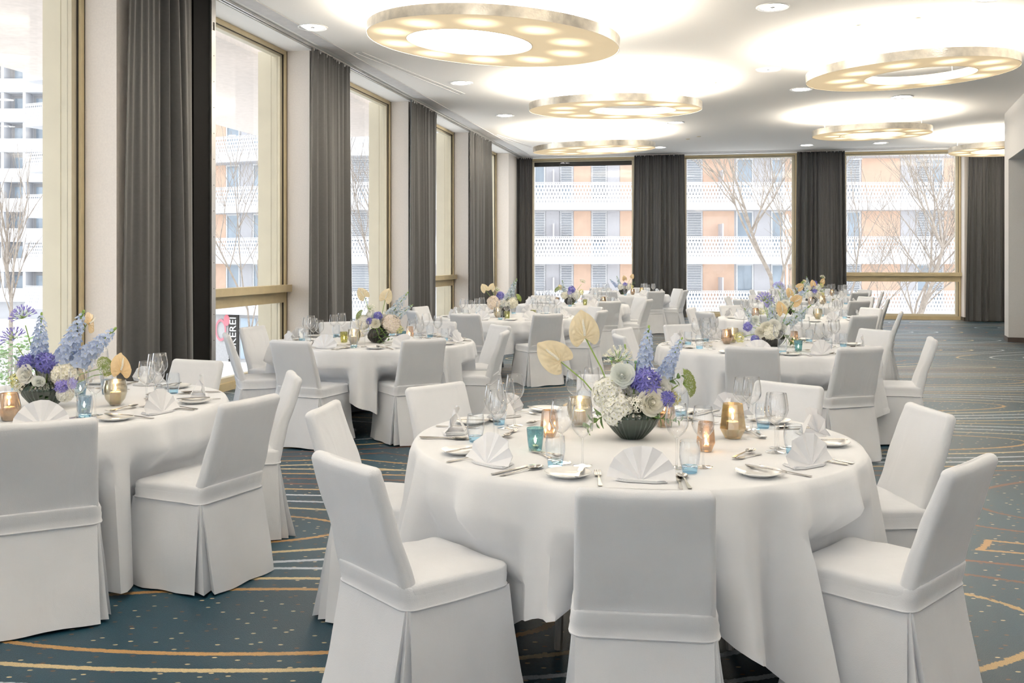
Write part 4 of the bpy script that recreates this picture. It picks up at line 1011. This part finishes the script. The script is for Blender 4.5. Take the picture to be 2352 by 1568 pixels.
bouquet(T8,-.08,.05,'D',VASE2,'black vase on the third aisle-row table','bouquet behind second aisle-row one, on the third aisle-row table')
bouquet(T9,.10,.0,'F',VASE2,'black vase on the fourth aisle-row table','bouquet with two gold anthuriums on the fourth aisle-row table')
bouquet(T10,-.05,.05,'G',VASE2,'black vase on the fifth aisle-row table','bouquet on the fifth aisle-row table, last of the aisle row')

# ------------------------------------------------------------------ outside
GZ = -4.6
M['bounce_paving'] = pm('street_bounce_paving', (.74,.73,.71), .9, var=.1, scale=3)  # paving made very pale so the street bounces more light indoors
M['render_white'] = pm('white_render', (.66,.66,.68), .8, var=.02, scale=2)
M['render_orange'] = pm('orange_render', (.87,.62,.47), .8, var=.04, scale=2)
M['panel_grey'] = pm('grey_panel', (.66,.65,.67), .7, var=.03, scale=2)
M['frame_white'] = pm('white_window_frame', (.82,.82,.82), .5)
M['blind'] = pm('aluminium_blind_slat', (.74,.74,.76), .5)
M['room_dark'] = pm('dim_room_behind_window', (.28,.33,.38), .8, var=.3, scale=.8)
M['far_glass'] = pm('far_window_glass', (.36,.43,.50), .06, var=.25, scale=.5, spec=.9)
M['stone'] = pm('ground_floor_stone', (.45,.44,.44), .7)
M['bark'] = pm('pale_bark', (.33,.28,.235), .85, var=.2, scale=8)
def parapet_mat():
    m, t, o = nt('perforated_parapet'); L = t.links
    def mt(op, a, b=None):
        n = N(t, 'ShaderNodeMath', operation=op)
        for i, x in enumerate((a, b)):
            if x is None: continue
            if isinstance(x, (int, float)): n.inputs[i].default_value = x
            else: L.new(x, n.inputs[i])
        return n.outputs[0]
    tc = N(t, 'ShaderNodeTexCoord'); sx = N(t, 'ShaderNodeSeparateXYZ'); L.new(tc.outputs['Object'], sx.inputs[0])
    z = sx.outputs[2]; u = mt('DIVIDE', sx.outputs[0], .17)
    row = mt('FLOOR', mt('DIVIDE', z, .21)); off = mt('MULTIPLY', mt('MODULO', mt('ADD', row, 40.0), 2.0), .5)
    du = mt('ABSOLUTE', mt('SUBTRACT', mt('FRACT', mt('ADD', mt('ADD', u, off), 500.0)), .5))
    dv_ = mt('ABSOLUTE', mt('SUBTRACT', mt('FRACT', mt('ADD', mt('DIVIDE', z, .21), 40.0)), .5))
    w = mt('MULTIPLY', mt('SUBTRACT', .5, dv_), mt('ADD', mt('MULTIPLY', z, .62), .14))       # lens width, narrower low down
    lens = mt('LESS_THAN', du, w)
    lens = mt('MULTIPLY', lens, mt('LESS_THAN', z, 1.04))
    dots = mt('MULTIPLY', mt('GREATER_THAN', z, 1.08), mt('LESS_THAN', z, 1.15))
    dots = mt('MULTIPLY', dots, mt('LESS_THAN', mt('ABSOLUTE', mt('SUBTRACT', mt('FRACT', mt('ADD', mt('MULTIPLY', u, 1.5), 500.0)), .5)), .22))
    hole = mt('MAXIMUM', lens, dots)
    p = N(t, 'ShaderNodeBsdfPrincipled'); p.inputs['Base Color'].default_value = (.68,.68,.70,1); p.inputs['Roughness'].default_value = .6
    tr = N(t, 'ShaderNodeBsdfTransparent'); mx = N(t, 'ShaderNodeMixShader')
    L.new(hole, mx.inputs[0]); L.new(p.outputs[0], mx.inputs[1]); L.new(tr.outputs[0], mx.inputs[2]); L.new(mx.outputs[0], o.inputs[0]); return m
M['parapet'] = parapet_mat()
g = MB(); g.box(-120,90,28,170,GZ-.5,GZ); g.box(-120,-6.2,-30,28,GZ-.5,GZ)
o = g.build('street', M['bounce_paving'], None, False); o['kind'] = 'structure'

def facade(name, origin, ang, length, cols, floors, zr0, pitch, label, cat='building', depth=9, setback=1.5, ground=True, orange=True):
    """cols: list of (kind, x0, x1) along the front; balcony parapets stand setback in front"""
    e = empty(name, origin, ang); tag(e, label, cat)
    z_lo = zr0-pitch*floors
    b = MB(); b.box(0,length,setback,setback+depth,GZ-origin[2],zr0+pitch*1.2); b.build('wall', M['render_white'], e, False)
    for f in range(floors+1):
        zr = zr0-pitch*f; zs = zr-1.37
        if zs < GZ+2.5: break
        q = MB(); q.box(0,length,.0,.02,0,1.18); o = q.build('balcony_parapet', M['parapet'], e, False); o.location = (0,0,zr-1.18)
        q = MB(); q.box(-.05,length+.05,-.04,setback,zs-.16,zs+.10); q.box(-.05,length+.05,-.02,.05,zs+.1,zs+.19); q.build('balcony_slab', M['render_white'], e, False)
        z0, z1 = zs-.16-1.72-.55, zs-.16
        z0 = zs-pitch+.10
        for ci, (kind, x0, x1) in enumerate(cols):
            if kind == 'o': q = MB(); q.box(x0,x1,setback-.03,setback+.02,z0,z1); q.build('orange_panel', M['render_orange'], e, False)
            elif kind == 'g': q = MB(); q.box(x0,x1,setback-.05,setback+.02,z0,z1); q.build('grey_panel', M['panel_grey'], e, False)
            elif kind in 'wb':
                q = MB(); t_ = .09
                q.box(x0,x0+t_,setback-.08,setback+.03,z0,z1); q.box(x1-t_,x1,setback-.08,setback+.03,z0,z1); q.box(x0+t_,x1-t_,setback-.08,setback+.03,z1-t_,z1); q.box(x0+t_,x1-t_,setback-.08,setback+.03,z0,z0+t_)
                fr = q.build('window', M['frame_white'], e, False)
                q = MB(); q.box(x0+t_,x1-t_,setback-.02,setback-.01,z0+t_,z1-t_); q.build('pane', M['far_glass'], fr, False)
                if kind == 'b' and (f*5+ci*3+int(length)) % 7 != 0:
                    q = MB(); drop = (z1-z0)*(1 if (f+ci) % 3 else .62); n = int(drop/.095)
                    for s_ in range(n): zz = z1-.08-s_*.095; q.box(x0+.03,x1-.03,setback-.16,setback-.10,zz-.052,zz)
                    o = q.build('blind', M['blind'], fr, False); o['kind'] = 'stuff'
            elif kind == 'f':
                q = MB(); q.box(x0,x1,.35,setback,z0+.3,z1-.75); q.build('privacy_fin', M['panel_grey'], e, False)
    return e
F = 54.5/2200
def fx(x): return (x-1176)*F
cols = []
def cc(kind,a,b): cols.append((kind, fx(a)-fx(795), fx(b)-fx(795)))
# first street-end window
for k,a,b in (('b',806,852),('g',853,866),('b',868,905),('o',908,950),('w',955,995),('g',998,1030),('o',1035,1085),('w',1090,1130),('g',1133,1165),('o',1168,1222),
  ('b',1226,1253),('g',1254,1284),('b',1286,1316),('o',1318,1357),('b',1358,1394),('g',1395,1423),('o',1424,1500),('w',1505,1545),('g',1548,1573),
  ('b',1575,1613),('o',1614,1686),('w',1690,1730),('g',1731,1768),('w',1770,1800),('o',1803,1860),('w',1865,1900),('g',1902,1940),('b',1942,1976),('o',1979,2067),('g',2068,2102),('b',2103,2135),('b',2138,2166),('o',2168,2240),('w',2245,2290),('g',2292,2330),('o',2335,2420),
  ('f',1268,1271),('f',1649,1652)): cc(k,a,b)
facade('apartment_building', (fx(795),53.0,0), 0.0, fx(2440)-fx(795), cols, 3, 8.74, 3.0, 'long apartment building with orange panels and white perforated balconies across the street')
# wing that turns back, seen through the side windows
cw = []; x = .2
pat = [('o',1.2),('b',1.1),('g',.9),('b',1.3),('o',1.6),('w',1.1),('g',.9),('w',1.0)]
i = 0
while x < 23.2: k, w_ = pat[i % 8]; k = 'g' if (k == 'o' and x < 9) else k; cw.append((k, x, x+w_-.06)); x += w_; i += 1
Lw = 23.6; ox, oy = -10.5, 53.9; aw = math.atan2(11.6,-26.8)
wx, wy = ox+Lw*math.cos(aw), oy+Lw*math.sin(aw)
wing = facade('apartment_wing', (wx,wy,0), aw+PI, Lw, cw, 5, 14.74, 3.0, 'angled apartment wing with orange panels beyond the side windows', depth=1.2)
# bakery shopfront on the ground floor of the wing
bk = empty('bakery_shopfront', (wx,wy,0), aw+PI); tag(bk, 'grey bakery shopfront with upright white lettering under the apartment wing', 'shop')
def wing_u(px):   # distance along the wing for a photograph column
    k = (px-CX)/FPX; c, s_ = math.cos(aw+PI), math.sin(aw+PI); return (k*wy-wx)/(c-k*s_)
ub = wing_u(529)
b = MB(); b.box(ub-4.5,ub+5.5,.35,1.46,GZ,-1.75); b.build('wall', M['stone'], bk, False)
b = MB(); b.box(ub-.36,ub+.36,.27,.35,GZ,-1.75); b.build('sign_panel', M['dark_gasket'], bk, False)
for u0,u1 in ((ub+.5,ub+1.6),(ub+1.75,ub+3.1)):
    b = MB(); b.box(u0,u1,.30,.36,GZ+.2,-2.0); b.build('shop_window', M['far_glass'], bk, False)
tx = bpy.data.curves.new('lettering','FONT'); tx.body = 'BÄCKEREI'; tx.size = .68; tx.extrude = .01; tx.align_x = 'LEFT'; tx.align_y = 'CENTER'
tx.materials.append(M['frame_white']); tmp = bpy.data.objects.new('lettering_source', tx); C.objects.link(tmp)
bpy.context.view_layer.update(); tme = bpy.data.meshes.new_from_object(tmp.evaluated_get(bpy.context.evaluated_depsgraph_get())); bpy.data.objects.remove(tmp); bpy.data.curves.remove(tx)
to = put('lettering', tme, bk); to['kind'] = 'stuff'
to.rotation_euler = Euler((R(90), R(-90), 0),'XYZ'); to.location = (ub, .25, -4.95); to.scale = (1.0,1,1)
lg = MB(); ul = wing_u(500)
red = pm('red_logo', (.82,.20,.24), .5)
lg.grid(lambda i,j: (ul+ (.30+.10*j)*math.cos(2*PI*i), .26, -2.75+(.52+.14*j)*math.sin(2*PI*i)), 24, 1); lg.grid(lambda i,j: (ul+.45+.22*math.cos(2*PI*i)*j, .255, -2.15+.34*math.sin(2*PI*i)*j), 16, 1)
lg.build('logo', red, bk, False)
# white tower far off beyond the first side window
tw = empty('apartment_tower', (-66,97,0), R(0)); tag(tw, 'tall white apartment tower with recessed loggias beyond the first side window', 'building')
b = MB(); b.box(-8,21.5,1.6,14,GZ,34); b.build('wall', M['render_white'], tw, False)
for f in range(11):
    z = GZ+2.0+f*3.03
    q = MB(); q.box(-8,21.4,0,.12,z,z+1.15); o = q.build('balcony_parapet', M['render_white'], tw, False)
    q = MB(); q.box(-8,21.6,-.05,1.6,z-.22,z); q.build('balcony_slab', M['render_white'], tw, False)
    for x0 in (-6.5,-.6,6.2,10.6,14.2,16.4,19.8):
        q = MB(); q.box(x0,x0+.28,.1,1.6,z,z+2.8); q.build('partition_wall', M['render_white'], tw, False)
    for x0,x1 in ((-5.5,-1.5),(0,5.0),(7.0,10.0),(11.2,13.0),(14.6,15.1),(16.8,18.3)):
        q = MB(); q.box(x0,x1+1.2,1.52,1.62,z+.1,z+2.7); q.build('loggia_panel', M['stone'], tw, False)
        q = MB(); q.box(x0+.3,x0+1.9,1.46,1.54,z+.9,z+2.4); w_ = q.build('window', M['far_glass'], tw, False)
# bare trees
def tree(name, base, height, lean, seed, label, spread=.55, r0=.16, trunk=.28, depth=5):
    rr = random.Random(seed); e = empty(name, base); tag(e, label, 'tree', 'bare winter trees outside')
    m = MB(); tk = MB()
    def grow(p, d, L_, r, lev, mb):
        pts = [p]; q = Vector(p); dd = Vector(d)
        n = 4
        for i in range(n):
            dd = (dd+Vector((rr.uniform(-.12,.12),rr.uniform(-.12,.12),rr.uniform(-.02,.10)))).normalized(); q = q+dd*(L_/n); pts.append(q)
        mb.tube(pts, [r*(1-.45*i/n) for i in range(n+1)], 6 if lev < 2 else 4, False)
        if lev >= depth: return
        k = 4 if lev < 3 else 3
        for i in range(k+ (1 if lev in (1,2) else 0)):
            a = rr.uniform(0,2*PI); side = Vector((math.cos(a),math.sin(a),rr.uniform(-.1,.5)))
            nd = (dd*(1-spread)+side*spread*rr.uniform(.7,1.2)+Vector((0,0,.12))).normalized()
            st = pts[-1] if i == 0 else pts[rr.choice((2,3,4))]
            grow(st, nd if i else (dd+side*.25).normalized(), L_*rr.uniform(.58,.82), max(.006,r*(.62 if i == 0 else .48)), lev+1, m)
    grow(Vector((0,0,0)), Vector(lean).normalized(), height*trunk, r0, 0, tk)
    tk.build('trunk', M['bark'], e); o = m.build('branches', M['bark'], e); return e
def gp(px, Y): return ((px-CX)/FPX*Y, Y, GZ)
tree('bare_tree', gp(1805,38), 13, (-.16,.0,1), 5, 'leaning bare tree outside second street-end window', .5, .13, .42)
tree('bare_tree', gp(2072,36), 13, (0,.0,1), 9, 'upright bare tree outside third street-end window', .48, .14, .33)
tree('bare_tree', gp(1945,45), 11, (.05,.0,1), 23, 'small bare tree half behind curtain of third street-end window', .5, .08, .4, 4)
tree('bare_tree', gp(842,40), 11, (0,.0,1), 14, 'slim bare tree outside the second-row side window', .42, .08, .4, 4)
tree('bare_tree', gp(600,38), 11, (0,.0,1), 31, 'bare tree behind frame of the window beside the partition post', .5, .07, .38, 4)
tree('bare_tree', gp(22,48), 11.5, (0,.0,1), 17, 'tall slender bare tree before the white tower', .26, .13, .36, 3)
# shrubs by the street
def shrub(base, r, label, seed):
    rr = random.Random(seed); e = empty('shrub', base); tag(e, label, 'shrub'); m = MB()
    for i in range(900):
        d = fib(900,i)*rr.uniform(.72,1.03); c = Vector((d.x*r,d.y*r*.8,max(0,d.z+.75)*r)); s = r*.075*rr.uniform(.6,1.3)
        m.T = Matrix.Translation(c) @ Matrix.Rotation(rr.random()*6,4,'Z') @ Matrix.Rotation(rr.random()*3,4,'X'); m.quad((-s,0,0),(0,-s*.5,0),(s,0,0),(0,s*.5,0))
    m.T = None; o = m.build('foliage', pm('shrub_leaf_%d'%seed,(.22,.32,.14),.6,var=.3,scale=3), e, False)
    k = MB(); k.tube([(0,0,0),(0,0,r*.9)],[.08,.05],6); k.build('stem', M['bark'], e)
shrub(gp(60,42), 1.55, 'rounded green shrub outside behind the front window-row bouquet', 1)
shrub(gp(-120,36), 1.3, 'low green shrub outside at the edge of the first side window', 2)
# street lamp
sl = empty('street_lamp', gp(1808,46)); tag(sl, 'white street lamp outside the second street-end window', 'street lamp')
b = MB(); b.tube([(0,0,0),(0,0,7.6)],.035,8); b.build('pole', M['render_white'], sl)
b = MB(); b.lathe([(.02,8.25),(.08,8.0),(.10,7.85),(.20,7.72),(.24,7.62),(.14,7.58),(.06,7.5)],16,True,True); b.build('lamp_head', M['frame_white'], sl)
